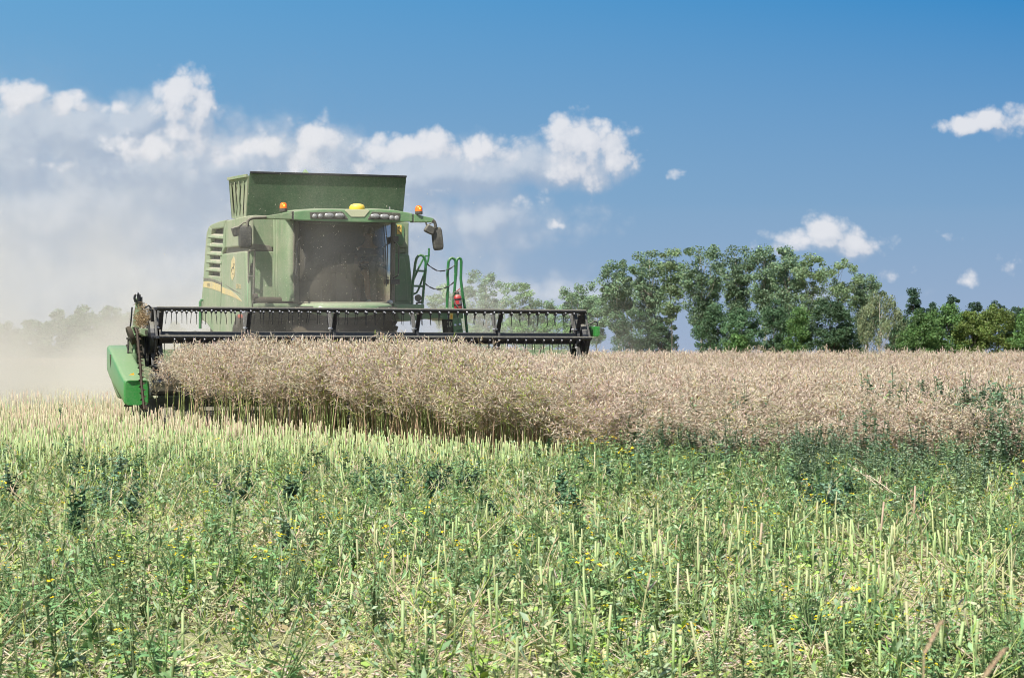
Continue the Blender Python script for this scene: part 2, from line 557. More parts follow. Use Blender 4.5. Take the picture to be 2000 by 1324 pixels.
def rape_plant(seed, H=1.0, low=.48, green=0.0, wide=1.0, stem=0.0, nbr=11, pods=13):
    """ripe oilseed rape: bare stem, branches full of narrow pods above"""
    random.seed(seed)
    p = PB()
    base = STG if random.random() < max(green, stem) else STEMTAN
    lean = (U(-.10, .10), U(-.10, .10))
    at = lambda z: np.array((lean[0] * z * z, lean[1] * z * z, z))
    for i in range(5):
        z0, z1 = H * .92 * i / 5, H * .92 * (i + 1) / 5
        p.stick(at(z0), at(z1), .0080 * (1 - .14 * i), .0080 * (1 - .14 * (i + 1)), jit(base if i < 3 else STEMTAN))
    for k in range(nbr):
        z = H * (low + (.93 - low) * (k + U(-.3, .3)) / (nbr - 1))
        a = 2.4 * k + U(-.5, .5)
        ln = H * U(.26, .42) * wide * (1.1 - .45 * k / nbr)
        el = U(.62, 1.1)
        d = np.array((math.cos(a) * math.cos(el), math.sin(a) * math.cos(el), math.sin(el)))
        o_ = at(z); tip = o_ + d * ln + np.array((0, 0, -.03 * U(0, 1)))
        p.stick(o_, tip, .0028, .0014, jit(GRY if random.random() > green * .5 else YG), 3)
        for j in range(pods):
            t_ = .22 + .78 * j / pods
            b_ = 2.4 * j + U(-.5, .5)
            side = np.cross(d, (math.cos(b_), math.sin(b_), .3)); side /= np.linalg.norm(side)
            dd = side * U(.6, 1.0) + d * U(.25, .9) + np.array((0, 0, U(-.25, .2)))
            c = random.choice((TAN, TAN, TAN2, TAN2, GRY, BRN))
            if random.random() < green * .17: c = YG
            p.spindle(o_ + (tip - o_) * t_, dd, U(.055, .095), U(.0040, .0060), jit(c, .2), U(-.12, .12))
    top = max(v[2] for v in p.v)
    p.v = [np.array((v[0], v[1], v[2] * H / top)) for v in p.v]
    return p.mesh('rape_plant', m_pods)

rape_protos = [rape_plant(s, 1.0, low=.64, stem=.4) for s in range(5)] + [rape_plant(20 + s, 1.0, low=.44, green=.8, wide=1.1, nbr=12) for s in range(4)] \
    + [rape_plant(40 + s, 1.0, low=.22, green=.15, wide=1.25, nbr=14, pods=16) for s in range(4)]

def weed(seed, H=.3, n=14, col=(0.115, 0.185, 0.095), lw=.018, ll=.09, dark=False, flower=False, br=3):
    random.seed(seed); p = PB()
    for b_ in range(br):
        a = U(0, 6.28); lean = U(0, .45) if b_ else U(0, .12)
        d = np.array((math.cos(a) * math.sin(lean), math.sin(a) * math.sin(lean), math.cos(lean)))
        h = H * (U(.6, 1.0) if b_ else 1)
        o_ = np.zeros(3); tip = d * h
        p.stick(o_, tip, .0042, .0018, jit((0.20, 0.27, 0.11) if not dark else (0.10, 0.15, 0.06)), 3)
        for k in range(n):
            t_ = U(.15, 1.0); q_ = tip * t_
            a2 = 2.4 * k + U(-.4, .4); e = U(.1, .9)
            dd = (math.cos(a2) * math.cos(e), math.sin(a2) * math.cos(e), math.sin(e))
            s = 1.15 - .6 * t_
            p.leaf(q_, dd, ll * U(.6, 1.2) * s, lw * U(.6, 1.2) * s, jit(col, .22), U(.1, .6), segs=3)
        if flower and random.random() < .8:
            for j in range(random.randint(1, 3)):
                p.flower(tip + np.array((U(-.015, .015), U(-.015, .015), U(0, .02))), U(.005, .008), (0.85, 0.62, 0.01))
    return p.mesh('weed', m_plant)

GLAUC = (0.16, 0.28, 0.115); GL2 = (0.28, 0.385, 0.22); LGREEN = (0.27, 0.39, 0.08); LG2 = (0.31, 0.385, 0.16); LG3 = (0.35, 0.39, 0.20); DGREEN = (0.075, 0.145, 0.075)
weed_protos = [weed(100 + i, U(.14, .24), 9, (GLAUC, LG2, LGREEN, GL2, LG3)[i % 5], .0105, .052, flower=(i == 0)) for i in range(10)] \
    + [weed(140 + i, .26, 9, random.choice((LGREEN, GLAUC)), .006, .09, br=5, flower=(i == 0)) for i in range(5)]
tall_protos = [weed(160 + i, U(.46, .66), 30, ((0.10, 0.165, 0.095), (0.16, 0.235, 0.14), (0.20, 0.275, 0.175), (0.25, 0.335, 0.15))[i % 4], .0135, .060, dark=True, br=8, flower=(i == 3)) for i in range(8)]
dark_protos = [weed(170 + i, .42, 20, (DGREEN, (0.10, 0.18, 0.105), (0.14, 0.235, 0.145))[i % 3], .019, .085, dark=True, br=5) for i in range(6)]

def litter(seed, rad_=.34, n=250, col=None):
    random.seed(seed); p = PB()
    for i in range(n):
        a = U(0, 6.28); r = rad_ * math.sqrt(random.random())
        c = np.array((r * math.cos(a), r * math.sin(a), abs(random.gauss(0, .022)) + .004))
        b_ = U(0, 6.28); e = random.gauss(0, .35)
        d = np.array((math.cos(b_) * math.cos(e), math.sin(b_) * math.cos(e), math.sin(e)))
        k = random.random()
        if k < .42:
            l = U(.012, .065); w = U(.0014, .0032)
            p.stick(c - d * l / 2, c + d * l / 2, w, w * .8, jit(random.choice(((0.60, 0.57, 0.32), (0.50, 0.56, 0.25), (0.62, 0.55, 0.36), (0.40, 0.49, 0.18))), .2), 3)
        elif k < .58:
            p.spindle(c - d * .03, d, U(.04, .07), U(.003, .0045), jit(random.choice((TAN, TAN2, GRY)), .2), U(-.2, .2))
        else:
            p.leaf(c, d, U(.010, .036), U(.004, .011), jit(random.choice((GLAUC, LGREEN, LGREEN, GL2, LG2, (0.42, 0.43, 0.21), (0.50, 0.44, 0.26))), .25), U(-.2, .4), U(-1.2, 1.2), 2)
    return p.mesh('litter', m_plant)
litter_protos = [litter(200 + i) for i in range(7)]

def lodged(seed, green=True):
    """thin side shoots left lying aslant, some with pods"""
    random.seed(seed); p = PB()
    for i in range(7):
        a = U(0, 6.28); e = U(.25, 1.1); l = U(.18, .36)
        o_ = np.array((U(-.1, .1), U(-.1, .1), 0))
        d = np.array((math.cos(a) * math.cos(e), math.sin(a) * math.cos(e), math.sin(e)))
        c = jit(random.choice(((0.34, 0.41, 0.15), (0.44, 0.47, 0.21), (0.58, 0.49, 0.30))))
        p.stick(o_, o_ + d * l, .0026, .0015, c, 3)
        for j in range(random.randint(2, 6)):
            dd = d + np.array((U(-.8, .8), U(-.8, .8), U(-.2, .8)))
            if random.random() < .55: p.spindle(o_ + d * l * U(.4, 1), dd, U(.03, .06), U(.0022, .0036), jit(random.choice((TAN, YG, LGREEN)), .2), U(-.1, .1))
            else: p.leaf(o_ + d * l * U(.3, 1), dd, U(.03, .06), U(.005, .010), jit(random.choice((GLAUC, GL2)), .2), U(0, .4), segs=2)
    return p.mesh('lodged', m_plant)
lodged_protos = [lodged(300 + i) for i in range(6)]

def stalk_mesh(seed, H, col_lo, col_hi, r, n=6, lean=.06):
    random.seed(seed); p = PB()
    d = np.array((U(-lean, lean), U(-lean, lean), 1.0))
    p.stick((0, 0, 0), d * H * .5, r * 1.12, r, jit(col_lo), n)
    o = p.stick(d * H * .5, d * H + np.array((U(-.004, .004), 0, 0)), r, r * .93, jit(col_hi), n)
    p.cap(o, n, (0.62, 0.60, 0.45))
    if random.random() < .35:
        a = U(0, 6.28)
        p.stick(d * H * U(.3, .7), d * H * .7 + np.array((.06 * math.cos(a), .06 * math.sin(a), .05)), .0022, .0016, jit(col_hi), 3)
    return p.mesh('stubble_stalk', m_stalk)
SG = (0.205, 0.30, 0.10); SG2 = (0.275, 0.355, 0.145); SB = (0.40, 0.355, 0.225); SB2 = (0.36, 0.30, 0.19)
stub_green = [stalk_mesh(400 + i, U(.17, .27), random.choice((SG, SG2)), random.choice((SG, SG2, SG2, (0.34, 0.36, 0.17))), U(.0038, .0066)) for i in range(8)]
stub_tan = [stalk_mesh(420 + i, U(.20, .31), random.choice((SG2, SB)), random.choice((SB, SB2, SB)), U(.0042, .0066)) for i in range(8)]

# ------------------------------------------------------------------ scatter: one object, instances on points
def scatter(name, protos, pts, rot, scl, idx, label, cat):
    pts = np.asarray(pts, np.float32); n = len(pts)
    me = bpy.data.meshes.new(name)
    me.vertices.add(n); me.vertices.foreach_set('co', pts.reshape(-1))
    for nm, typ, arr in (('rot', 'FLOAT_VECTOR', rot), ('scl', 'FLOAT_VECTOR', scl)):
        a = me.attributes.new(nm, typ, 'POINT'); a.data.foreach_set('vector', np.asarray(arr, np.float32).reshape(-1))
    a = me.attributes.new('idx', 'INT', 'POINT'); a.data.foreach_set('value', np.asarray(idx, np.int32))
    for pm in protos:
        for m in pm.materials:
            if m.name not in [x.name for x in me.materials]: me.materials.append(m)
    o = link(name, me)
    ng = bpy.data.node_groups.new(name, 'GeometryNodeTree')
    ng.interface.new_socket('Geometry', in_out='INPUT', socket_type='NodeSocketGeometry')
    ng.interface.new_socket('Geometry', in_out='OUTPUT', socket_type='NodeSocketGeometry')
    t = NT(ng)
    gi = t.new('NodeGroupInput'); go = t.new('NodeGroupOutput')
    ar = t.new('GeometryNodeInputNamedAttribute', data_type='FLOAT_VECTOR'); ar.inputs[0].default_value = 'rot'
    as_ = t.new('GeometryNodeInputNamedAttribute', data_type='FLOAT_VECTOR'); as_.inputs[0].default_value = 'scl'
    ai = t.new('GeometryNodeInputNamedAttribute', data_type='INT'); ai.inputs[0].default_value = 'idx'
    jn = t.new('GeometryNodeJoinGeometry')
    e2r = t.new('FunctionNodeEulerToRotation'); t.l.new(ar.outputs[0], e2r.inputs[0])
    for k, pm in enumerate(protos):
        po = bpy.data.objects.new(name + '_piece', pm)
        oi = t.new('GeometryNodeObjectInfo'); oi.inputs['Object'].default_value = po
        oi.inputs['As Instance'].default_value = False
        cm = t.new('FunctionNodeCompare', data_type='INT', operation='EQUAL')
        t.l.new(ai.outputs[0], cm.inputs[2]); cm.inputs[3].default_value = k
        ip = t.new('GeometryNodeInstanceOnPoints')
        t.l.new(gi.outputs[0], ip.inputs['Points']); t.l.new(cm.outputs[0], ip.inputs['Selection'])
        t.l.new(oi.outputs['Geometry'], ip.inputs['Instance'])
        t.l.new(e2r.outputs[0], ip.inputs['Rotation']); t.l.new(as_.outputs[0], ip.inputs['Scale'])
        t.l.new(ip.outputs[0], jn.inputs[0])
    t.l.new(jn.outputs[0], go.inputs[0])
    md = o.modifiers.new('scatter', 'NODES'); md.node_group = ng
    tag(o, label, cat, kind='stuff')
    return o

# ------------------------------------------------------------------ where the standing crop begins (column of the picture, metres from the camera)
EDGE = [(255, 29.6), (300, 28.8), (450, 26.0), (600, 23.8), (800, 21.6), (1000, 19.6), (1250, 17.8), (1600, 16.6), (2000, 15.8), (2500, 15.0)]
def edge_dist(px):
    return np.interp(px, [e[0] for e in EDGE], [e[1] for e in EDGE])
HOX, HOY, HAr = -2.025, 30.5, R(18)
def to_local(X, Y):
    dx, dy = X - HOX, Y - HOY
    return dx * math.cos(HAr) + dy * math.sin(HAr), -dx * math.sin(HAr) + dy * math.cos(HAr)
def in_crop(X, Y):
    px = 1000 + X / Y * FPX
    wob = .16 * np.sin(X * 2.3) + .14 * np.sin(X * 5.1 + 1)
    lx, ly = to_local(X, Y)
    return (Y > edge_dist(px) + wob) & (((ly < -.35) & (lx > -3.28 + .1 * np.sin(ly * 3))) | (lx > 3.5))
def wedge(n, d0, d1, power=1.0, px0=None, px1=2200):
    if px0 is None: px0, px1 = (-480, 2480) if d1 <= 22 else (-200, 2250)
    """points evenly over the visible ground between two distances"""
    u = rng.random(n)
    D = np.sqrt(d0 ** 2 + u * (d1 ** 2 - d0 ** 2)) if power == 1.0 else d0 * (d1 / d0) ** u
    px = px0 + (px1 - px0) * rng.random(n)
    return (px - 1000) / FPX * D, D, px
def area(d0, d1, px0=None, px1=2200):
    if px0 is None: px0, px1 = (-480, 2480) if d1 <= 22 else (-200, 2250)
    return (px1 - px0) / FPX * (d1 ** 2 - d0 ** 2) / 2
def rots(n, tilt=.08):
    return np.stack([rng.normal(0, tilt, n), rng.normal(0, tilt, n), rng.random(n) * 6.283], 1)

# ---- ripe crop
P_ = []; S_ = []; I_ = []; R_ = []
for d0, d1, dens, sc0 in ((11.5, 36, 30, 1.0), (36, 60, 16, 1.12), (60, 110, 6.0, 1.35), (110, 210, 1.6, 1.9)):
    n = int(area(d0, d1) * dens)
    X, Y, px = wedge(n, d0, d1)
    k = in_crop(X, Y)
    X, Y, px = X[k], Y[k], px[k]; n = len(X)
    lx, ly = to_local(X, Y)
    e = Y - edge_dist(px)
    right = np.clip((px - 850) / 450, 0, 1)
    h = (1.08 + .11 * np.clip((Y - 20) / 8, 0, 1)) * (1 - right) + (0.80 + .24 * np.clip((Y - 14) / 40, 0, 1)) * right
    h = np.where((Y > 33) & (lx > 3.5), 1.06, h)
    h *= rng.normal(1.0, .065, n).clip(.82, 1.2)
    h *= np.clip(.80 + .20 * e / 1.2 + .1 * rng.random(n), .72, 1.0) * (1 - .10 * np.clip((360 - px) / 60, 0, 1))
    h *= 1 - .015 * np.exp(-((px - 1060) / 130) ** 2)
    h *= 1 - right * .34 * np.exp(-np.clip(e, 0, 9) / 2.0)
    far = (sc0 > 1.05)
    kind = rng.integers(0, 5, n)
    bushy = rng.random(n) < right * .8
    kind = np.where(bushy, rng.integers(9, 13, n), kind)
    gz = np.exp(-((px - 960) / 230) ** 2) * np.clip(1.6 - e / 1.2, 0, 1)
    kind = np.where(rng.random(n) < gz * .8, rng.integers(5, 9, n), kind)
    kind = np.where((rng.random(n) < .38 * np.clip(1 - e / 1.1, 0, 1) * np.clip((1250 - px) / 350, 0, 1)) & (px > 380), rng.integers(5, 9, n), kind)
    gz2 = .5 * np.clip(1 - e / 1.5, 0, 1) * (px < 900)
    P_.append(np.stack([X, Y, np.zeros(n)], 1)); R_.append(rots(n, .07))
    wid = sc0 * rng.uniform(.9, 1.15, n)
    S_.append(np.stack([wid, wid, h], 1)); I_.append(kind)
crop = scatter('rapeseed_crop', rape_protos, np.concatenate(P_), np.concatenate(R_), np.concatenate(S_), np.concatenate(I_),
               'dense stand of ripe tan rapeseed full of dry pods in front of the harvester', 'crop')

# ---- stubble
P_ = []; S_ = []; I_ = []; R_ = []
for d0, d1, dens in ((6.0, 14, 40), (14, 22, 90), (22, 32, 84), (32, 75, 18)):
    n = int(area(d0, d1) * dens)
    X, Y, px = wedge(n, d0, d1)
    k = ~in_crop(X, Y)
    lx, ly = to_local(X, Y)
    # stalks stand in drill rows; the strip between y=880 and 1000 of the picture was driven flat
    py = 700 + FPX * (CAM_H - .12) / Y
    row = np.abs(((X * .93 + Y * .36) / .25) % 1 - .5)
    flat = ((py > 905) & (py < 1010)) | ((py > 1010) & (px < 560))
    patch = np.sin(X * 1.7 + Y * .9) + np.sin(X * .8 - Y * 1.3 + 2)
    keep = rng.random(n) < np.where(flat, .10, np.where(py > 1010, .42 + .55 * np.clip((px - 900) / 400, 0, 1) * np.where(py < 1190, 1, .35) + .14 * patch, 1.0))
    keep &= (row < .36) | (rng.random(n) < .25)
    k &= keep & ~((np.abs(lx) < 3.3) & (np.abs(ly) < .0))
    X, Y, px, py = X[k], Y[k], px[k], py[k]; n = len(X)
    tanp = np.clip(.08 + .80 * np.clip((Y - 19) / 12, 0, 1) - .35 * np.clip((px - 500) / 500, 0, 1), .04, .95)
    kind = np.where(rng.random(n) < tanp, rng.integers(8, 16, n), rng.integers(0, 8, n))
    s = rng.uniform(.78, 1.15, n) * np.where(Y > 18, 1.08, .90)
    P_.append(np.stack([X, Y, np.zeros(n)], 1)); R_.append(rots(n, .075))
    ww = np.where(Y > 40, 1.4, np.where(Y > 16, .88, .86)) * rng.uniform(.85, 1.15, n)
    S_.append(np.stack([ww, ww, s], 1)); I_.append(kind)
P_ = np.concatenate(P_); S_ = np.concatenate(S_); I_ = np.concatenate(I_); R_ = np.concatenate(R_)
_px = 1000 + P_[:, 0] / P_[:, 1] * FPX
order = np.argsort(P_[:, 1] + np.where((_px < 4) | (_px > 1996), 1000, 0))
near = order[:300]; rest = order[300:]
stub_all = stub_green + stub_tan
scatter('stubble', stub_all, P_[rest], R_[rest], S_[rest], I_[rest], 'field of upright cut rapeseed stubble stretching to the crop and harvester', 'stubble')
for i in near:
    gr = I_[i] < 8
    o = link('stubble_stalk', stub_all[int(I_[i])])
    o.location = P_[i]; o.rotation_euler = R_[i]; o.scale = S_[i]
    tag(o, 'pale green cut stubble stalk standing in the foreground' if gr else 'tan dry cut stubble stalk standing in the foreground', 'stalk', 'cut green stalks in the foreground' if gr else 'cut tan stalks in the foreground')

# ---- chopped straw and leaf litter
P_ = []; S_ = []; R_ = []
for d0, d1, dens in ((5.8, 12, 10), (12, 20, 7), (20, 36, 3.0)):
    n = int(area(d0, d1) * dens)
    X, Y, px = wedge(n, d0, d1)
    k = ~in_crop(X, Y) | (Y - edge_dist(px) < 1.0)
    X, Y = X[k], Y[k]; n = len(X)
    P_.append(np.stack([X, Y, np.zeros(n)], 1)); R_.append(rots(n, .02)); s = rng.uniform(.8, 1.2, n); S_.append(np.stack([s, s, s], 1))
P_ = np.concatenate(P_); n = len(P_)
scatter('straw_litter', litter_protos, P_, np.concatenate(R_), np.concatenate(S_), rng.integers(0, len(litter_protos), n), 'chopped straw, pods and leaf scraps covering the ground', 'litter')

# ---- low green regrowth
P_ = []; S_ = []; R_ = []; I_ = []
for d0, d1, dens in ((5.8, 12, 80), (12, 19, 54), (19, 30, 10)):
    n = int(area(d0, d1) * dens)
    X, Y, px = wedge(n, d0, d1)
    py = 700 + FPX * (CAM_H - .08) / Y
    k = ~in_crop(X, Y) | (Y - edge_dist(px) < .6)
    patch = np.sin(X * 2.1 + Y * .7 + 1) + np.sin(X * .9 - Y * 1.1) + .7 * np.sin(X * 4.3 + Y * 2.2)
    pr = np.clip(.58 + .26 * patch, .08, 1) * np.where((py < 885) & (px < 1150), .12, 1) * np.where((py > 900) & (py < 1010) & (px < 900), .62, 1)
    k &= rng.random(n) < pr
    X, Y, px, py = X[k], Y[k], px[k], py[k]; n = len(X)
    P_.append(np.stack([X, Y, np.zeros(n)], 1)); R_.append(rots(n, .22)); s = rng.uniform(.55, 1.15, n) * np.where((px > 1100) & (py < 990), 1.3, 1); S_.append(np.stack([s, s, s], 1))
    I_.append(rng.integers(0, len(weed_protos), n))
scatter('green_regrowth', weed_protos, np.concatenate(P_), np.concatenate(R_), np.concatenate(S_), np.concatenate(I_), 'low blue-green rapeseed regrowth with small yellow flowers between the stubble', 'ground cover')
P_ = []; S_ = []; R_ = []; I_ = []
for d0, d1, dens in ((5.8, 12, 9), (12, 22, 12)):
    n = int(area(d0, d1) * dens)
    X, Y, px = wedge(n, d0, d1)
    k = ~in_crop(X, Y) | (Y - edge_dist(px) < .8)
    X, Y = X[k], Y[k]; n = len(X)
    P_.append(np.stack([X, Y, np.zeros(n)], 1)); R_.append(rots(n, .15)); s = rng.uniform(.7, 1.15, n); S_.append(np.stack([s, s, s], 1))
    I_.append(rng.integers(0, len(lodged_protos), n))
scatter('lodged_shoots', lodged_protos, np.concatenate(P_), np.concatenate(R_), np.concatenate(S_), np.concatenate(I_), 'thin slanting side shoots and dry pods lodged among the stubble', 'ground cover')

# ---- band of darker, broad-leaved regrowth across the trampled strip
n = 2600
X, Y, px = wedge(n, 12.2, 20.5)
py = 700 + FPX * (CAM_H - .1) / Y
pt = np.sin(X * 2.9 + Y * 1.1) + np.sin(X * 1.3 - Y * 1.7 + 2) + .6 * np.sin(X * 7.0 + Y)
k = (rng.random(n) < np.clip(-.12 + .42 * pt, 0, .75) * np.exp(-((py - 965) / 55) ** 2)) & (Y < edge_dist(px) + .3)
X, Y = X[k], Y[k]; n = len(X); s = rng.uniform(.38, .80, n)
scatter('broad_leaved_regrowth', dark_protos, np.stack([X, Y, np.zeros(n)], 1), rots(n, .18), np.stack([s, s, s], 1), rng.integers(0, 6, n), 'band of darker blue-green broad-leaved regrowth across the trampled strip', 'ground cover')

# ---- weeds growing through the crop's right hand edge
P_ = []; S_ = []; R_ = []; I_ = []
n = 11000
X, Y, px = wedge(n, 14, 26, px0=1150, px1=2060)
e = Y - edge_dist(px)
pr = np.clip((px - 1150) / 600, 0, 1) * np.where(e < 4.4, np.exp(-((e - .4) / 2.4) ** 2), 0) * np.clip(.30 + .75 * np.sin(X * 2.3 + Y * .9 + .8) + .35 * np.sin(X * 6.1 - Y * 2.0), .0, 1)
pr = np.maximum(pr, np.where((px > 1700) & (e < 2.6) & (e > -1.2), .17 + .22 * np.sin(X * 4.0 + Y), 0))
k = rng.random(n) < pr * .46
big = 1.02 + .16 * np.clip((px - 1600) / 150, 0, 1)
X, Y, e, big = X[k], Y[k], e[k], big[k]; n = len(X)
P_ = np.stack([X, Y, np.zeros(n)], 1); s = big * np.clip(rng.normal(.98, .15, n), .6, 1.18) * np.clip(.80 + .18 * e, .50, 1.10); S_ = np.stack([s * .95, s * .95, s], 1)
scatter('crop_weeds', tall_protos, P_, rots(n, .12), S_, rng.integers(0, 8, n), 'leafy green weeds growing up through the right edge of the crop', 'weeds')

# ---- leafy weeds that stand out one by one: (column, row of the foot, height in picture px, kind, label)
SOLO = [(862, 968, 70, 0, 'dark glossy weed standing alone in the pale stubble below the harvester'),
        (1097, 1000, 92, 1, 'dark upright weed in front of the crop, right of the picture middle'),
        (945, 1008, 52, 2, 'low dark weed left of the upright weed before the crop'),
        (1255, 925, 86, 3, 'grey-green leafy weed against the foot of the tan crop'),
        (1740, 940, 66, 4, 'dark clump of weed at the crop foot, between pale fallen stems'),
        (1880, 968, 88, 5, 'large dark bushy weed in front of the crop near the right margin'),
        (1580, 960, 60, 0, 'dark weed before the crop, leaning over fallen straw'),
        (1500, 930, 50, 1, 'mid green weed at the foot of the crop, right of the grey-green weed'),
        (1890, 830, 60, 2, 'tall dark weed rising through the crop near the right margin'),
        (1455, 790, 52, 3, 'single green weed poking above the tan pods, middle right'),
        (1938, 832, 62, 4, 'dark weed at the rightmost part of the crop'),
        (1690, 850, 60, 1, 'dark green weed standing inside the crop above the bushy weed'),
        (150, 1060, 110, 5, 'tall dark weed in the left foreground'),
        (255, 1030, 60, 0, 'bluish broad-leaved weed right of the tall left weed'),
        (570, 1000, 74, 1, 'dark weed in the trampled strip, left of the picture middle'),
        (590, 960, 50, 2, 'small dark weed just behind the one left of the middle'),
        (20, 1000, 90, 3, 'dark leafy weed at the left margin'),
        (455, 1010, 52, 4, 'small bluish weed in the trampled strip on the left'),
        (118, 812, 24, 2, 'tiny green weed among the far stubble left of the header'),
        (555, 1090, 80, 5, 'bushy blue-green weed in the left middle foreground'),
        (1400, 960, 56, 3, 'slim green weed before the crop, between two dark weeds'),
        (1660, 1000, 50, 0, 'low dark weed under the fallen pale stems'),
        (960, 1020, 40, 4, 'small weed below the low dark weed')]
for i, (px, py, hp, kd, lab) in enumerate(SOLO):
    D = FPX * CAM_H / (py - 700); hgt = hp / FPX * D * 1.02
    if D > edge_dist(px) + 2:                # a weed standing inside the crop: only its head shows
        D = edge_dist(px) + 1.0; hgt = CAM_H - (py - hp - 700) / FPX * D
    random.seed(900 + i)
    c = (0.060, 0.120, 0.068) if i not in (3, 13, 17, 19) else (0.15, 0.245, 0.145)
    me = weed(900 + i, hgt, 24, c, .018, .068, dark=True, br=7)
    o = link('leafy_weed', me); o.location = ground_at(px, D); o.rotation_euler = (0, 0, U(0, 6))
    tag(o, lab, 'weed', 'leafy weeds standing out of the field')

# ---- foreground: heap of dry pods, fallen stems, two grass ears close to the lens
random.seed(55)
def pod_heap(px, py, w, n, h):
    p = PB()
    for i in range(n):
        c = np.array((random.gauss(0, w), random.gauss(0, w * .6), abs(random.gauss(0, h)) + .01))
        a = U(0, 6.28); e = random.gauss(0, .4)
        d = (math.cos(a) * math.cos(e), math.sin(a) * math.cos(e), math.sin(e))
        p.spindle(c, d, U(.05, .085), U(.0034, .0050), jit(random.choice((TAN2, TAN, GRY, (0.52, 0.44, 0.33))), .15), U(-.15, .15))
        if i % 6 == 0: p.stick(c, c + np.array(d) * .14, .0022, .0015, jit(STEMTAN), 3)
    o = link('dry_pod_heap', p.mesh('dry_pod_heap', m_pods)); D = FPX * CAM_H / (py - 700); o.location = ground_at(px, D)
    return o
tag(pod_heap(1775, 1265, .085, 190, .04), 'heap of dry grey-tan pods lying in the right foreground', 'pods')
tag(pod_heap(672, 1052, .10, 60, .02), 'flattened bunch of dry pods, left of the picture middle', 'pods')
tag(pod_heap(110, 1085, .12, 60, .03), 'bleached bunch of dry stems and pods in the left foreground', 'pods')
def fallen(px, py, px2, py2, z1, label, col=TAN2):
    D = FPX * CAM_H / (py - 700); a = ground_at(px, D); r_ = ray(px2, py2)
    D2 = D * 1.02; q = world_at(px2, py2, D2)
    p = PB(); o_ = np.array(a) + (0, 0, .01); tip = np.array(q)
    d = tip - o_; p.stick(o_, o_ + d * .5 + (0, 0, .01), .0045, .0035, jit(col), 5); p.stick(o_ + d * .5 + (0, 0, .01), tip, .0035, .002, jit(col), 5)
    for j in range(12):
        t_ = U(.3, 1); b_ = U(0, 6.28)
        p.spindle(o_ + d * t_, d / np.linalg.norm(d) + np.array((math.cos(b_), .4 * math.sin(b_), math.sin(b_))) * .8, U(.05, .08), .004, jit(random.choice((TAN, TAN2)), .2), U(-.1, .1))
    o = link('fallen_stem', p.mesh('fallen_stem', m_pods)); tag(o, label, 'stem', 'fallen pale stems before the crop')
fallen(1755, 985, 1655, 905, 0, 'pale stem leaning left in front of the crop on the right')
fallen(1800, 1010, 1700, 930, 0, 'shorter pale stem lying right of the leaning one')
fallen(1790, 955, 1850, 880, 0, 'pale stem leaning right, beside the large bushy weed')
def ear(px, py, px2, py2, D, label):
    a = np.array(world_at(px, py, D)); q = np.array(world_at(px2, py2, D * 1.03)); d = q - a; L_ = np.linalg.norm(d)
    p = PB()
    foot = a - d * .6; foot[2] = 0
    p.stick(foot, a, .0016, .0015, (0.42, 0.33, 0.2), 4); p.stick(a, q, .0015, .001, (0.42, 0.33, 0.2), 4)
    for i in range(150):
        t_ = U(0, 1); b_ = U(0, 6.28)
        r_ = np.array((math.cos(b_), math.sin(b_), 0.0))
        p.spindle(a + d * t_, d / L_ * 1.2 + r_ * .55, U(.008, .013), .0011, jit((0.42, 0.31, 0.19), .2))
    o = link('grass_ear', p.mesh('grass_ear', m_pods)); tag(o, label, 'grass', 'brown grass ears close to the camera')
ear(1805, 1278, 1838, 1215, 3.1, 'blurred brown grass ear beside the heap of dry pods')
ear(1915, 1330, 1962, 1268, 2.7, 'blurred brown grass ear at the bottom right corner')
# ================================================================== trees beyond the field
m_leaf = material('tree_leaves', (1, 1, 1), 0.55, 0.35, attr='col', trans=.28)
m_bark = material('tree_bark', (0.11, 0.095, 0.075), 0.9, 0.1, vary=.35, vscale=3)
m_bark_mid = material('grey_bark', (0.13, 0.115, 0.09), 0.9, 0.1, vary=.4, vscale=2.5)
m_bark_pale = material('pale_bark', (0.40, 0.36, 0.29), 0.85, 0.15, vary=.4, vscale=2.5)

def leaves_mesh(name, centers, radii, counts, size, base, seed, squash=.8, droop=0.0, vary=.28, up_bias=.4):
    r = np.random.default_rng(seed)
    P = []; C = []
    for c, rd, n in zip(centers, radii, counts):
        d = r.normal(size=(n, 3)); d /= np.linalg.norm(d, axis=1)[:, None] + 1e-9
        rr = rd * r.random(n) ** .45
        q = d * rr[:, None]; q[:, 2] *= squash
        if droop: q[:, 2] -= droop * r.random(n) ** 1.5 * (1 + 0 * rr); q[:, :2] *= .75
        P.append(np.asarray(c) + q)
        tint = np.array(base) * r.uniform(1 - vary, 1 + vary)
        col = tint * r.uniform(.75, 1.28, (n, 1)); col[:, 0] *= r.uniform(.85, 1.15, n); col[:, 2] *= r.uniform(.85, 1.15, n)
        C.append(col)
    P = np.concatenate(P); C = np.concatenate(C); n = len(P)
    nrm = r.normal(size=(n, 3)); nrm[:, 2] += up_bias; nrm /= np.linalg.norm(nrm, axis=1)[:, None]
    a = np.cross(nrm, r.normal(size=(n, 3))); a /= np.linalg.norm(a, axis=1)[:, None] + 1e-9
    b_ = np.cross(nrm, a)
    s = size * r.uniform(.6, 1.3, (n, 1))
    if droop: a = a * .6 + np.array((0, 0, -.8)); 
    V = np.stack([P - a * s, P + b_ * s * .62, P + a * s, P - b_ * s * .62], 1).reshape(-1, 3)
    F = np.arange(n * 4).reshape(-1, 4)
    return fast_mesh(name, V, F, m_leaf, colors=C)

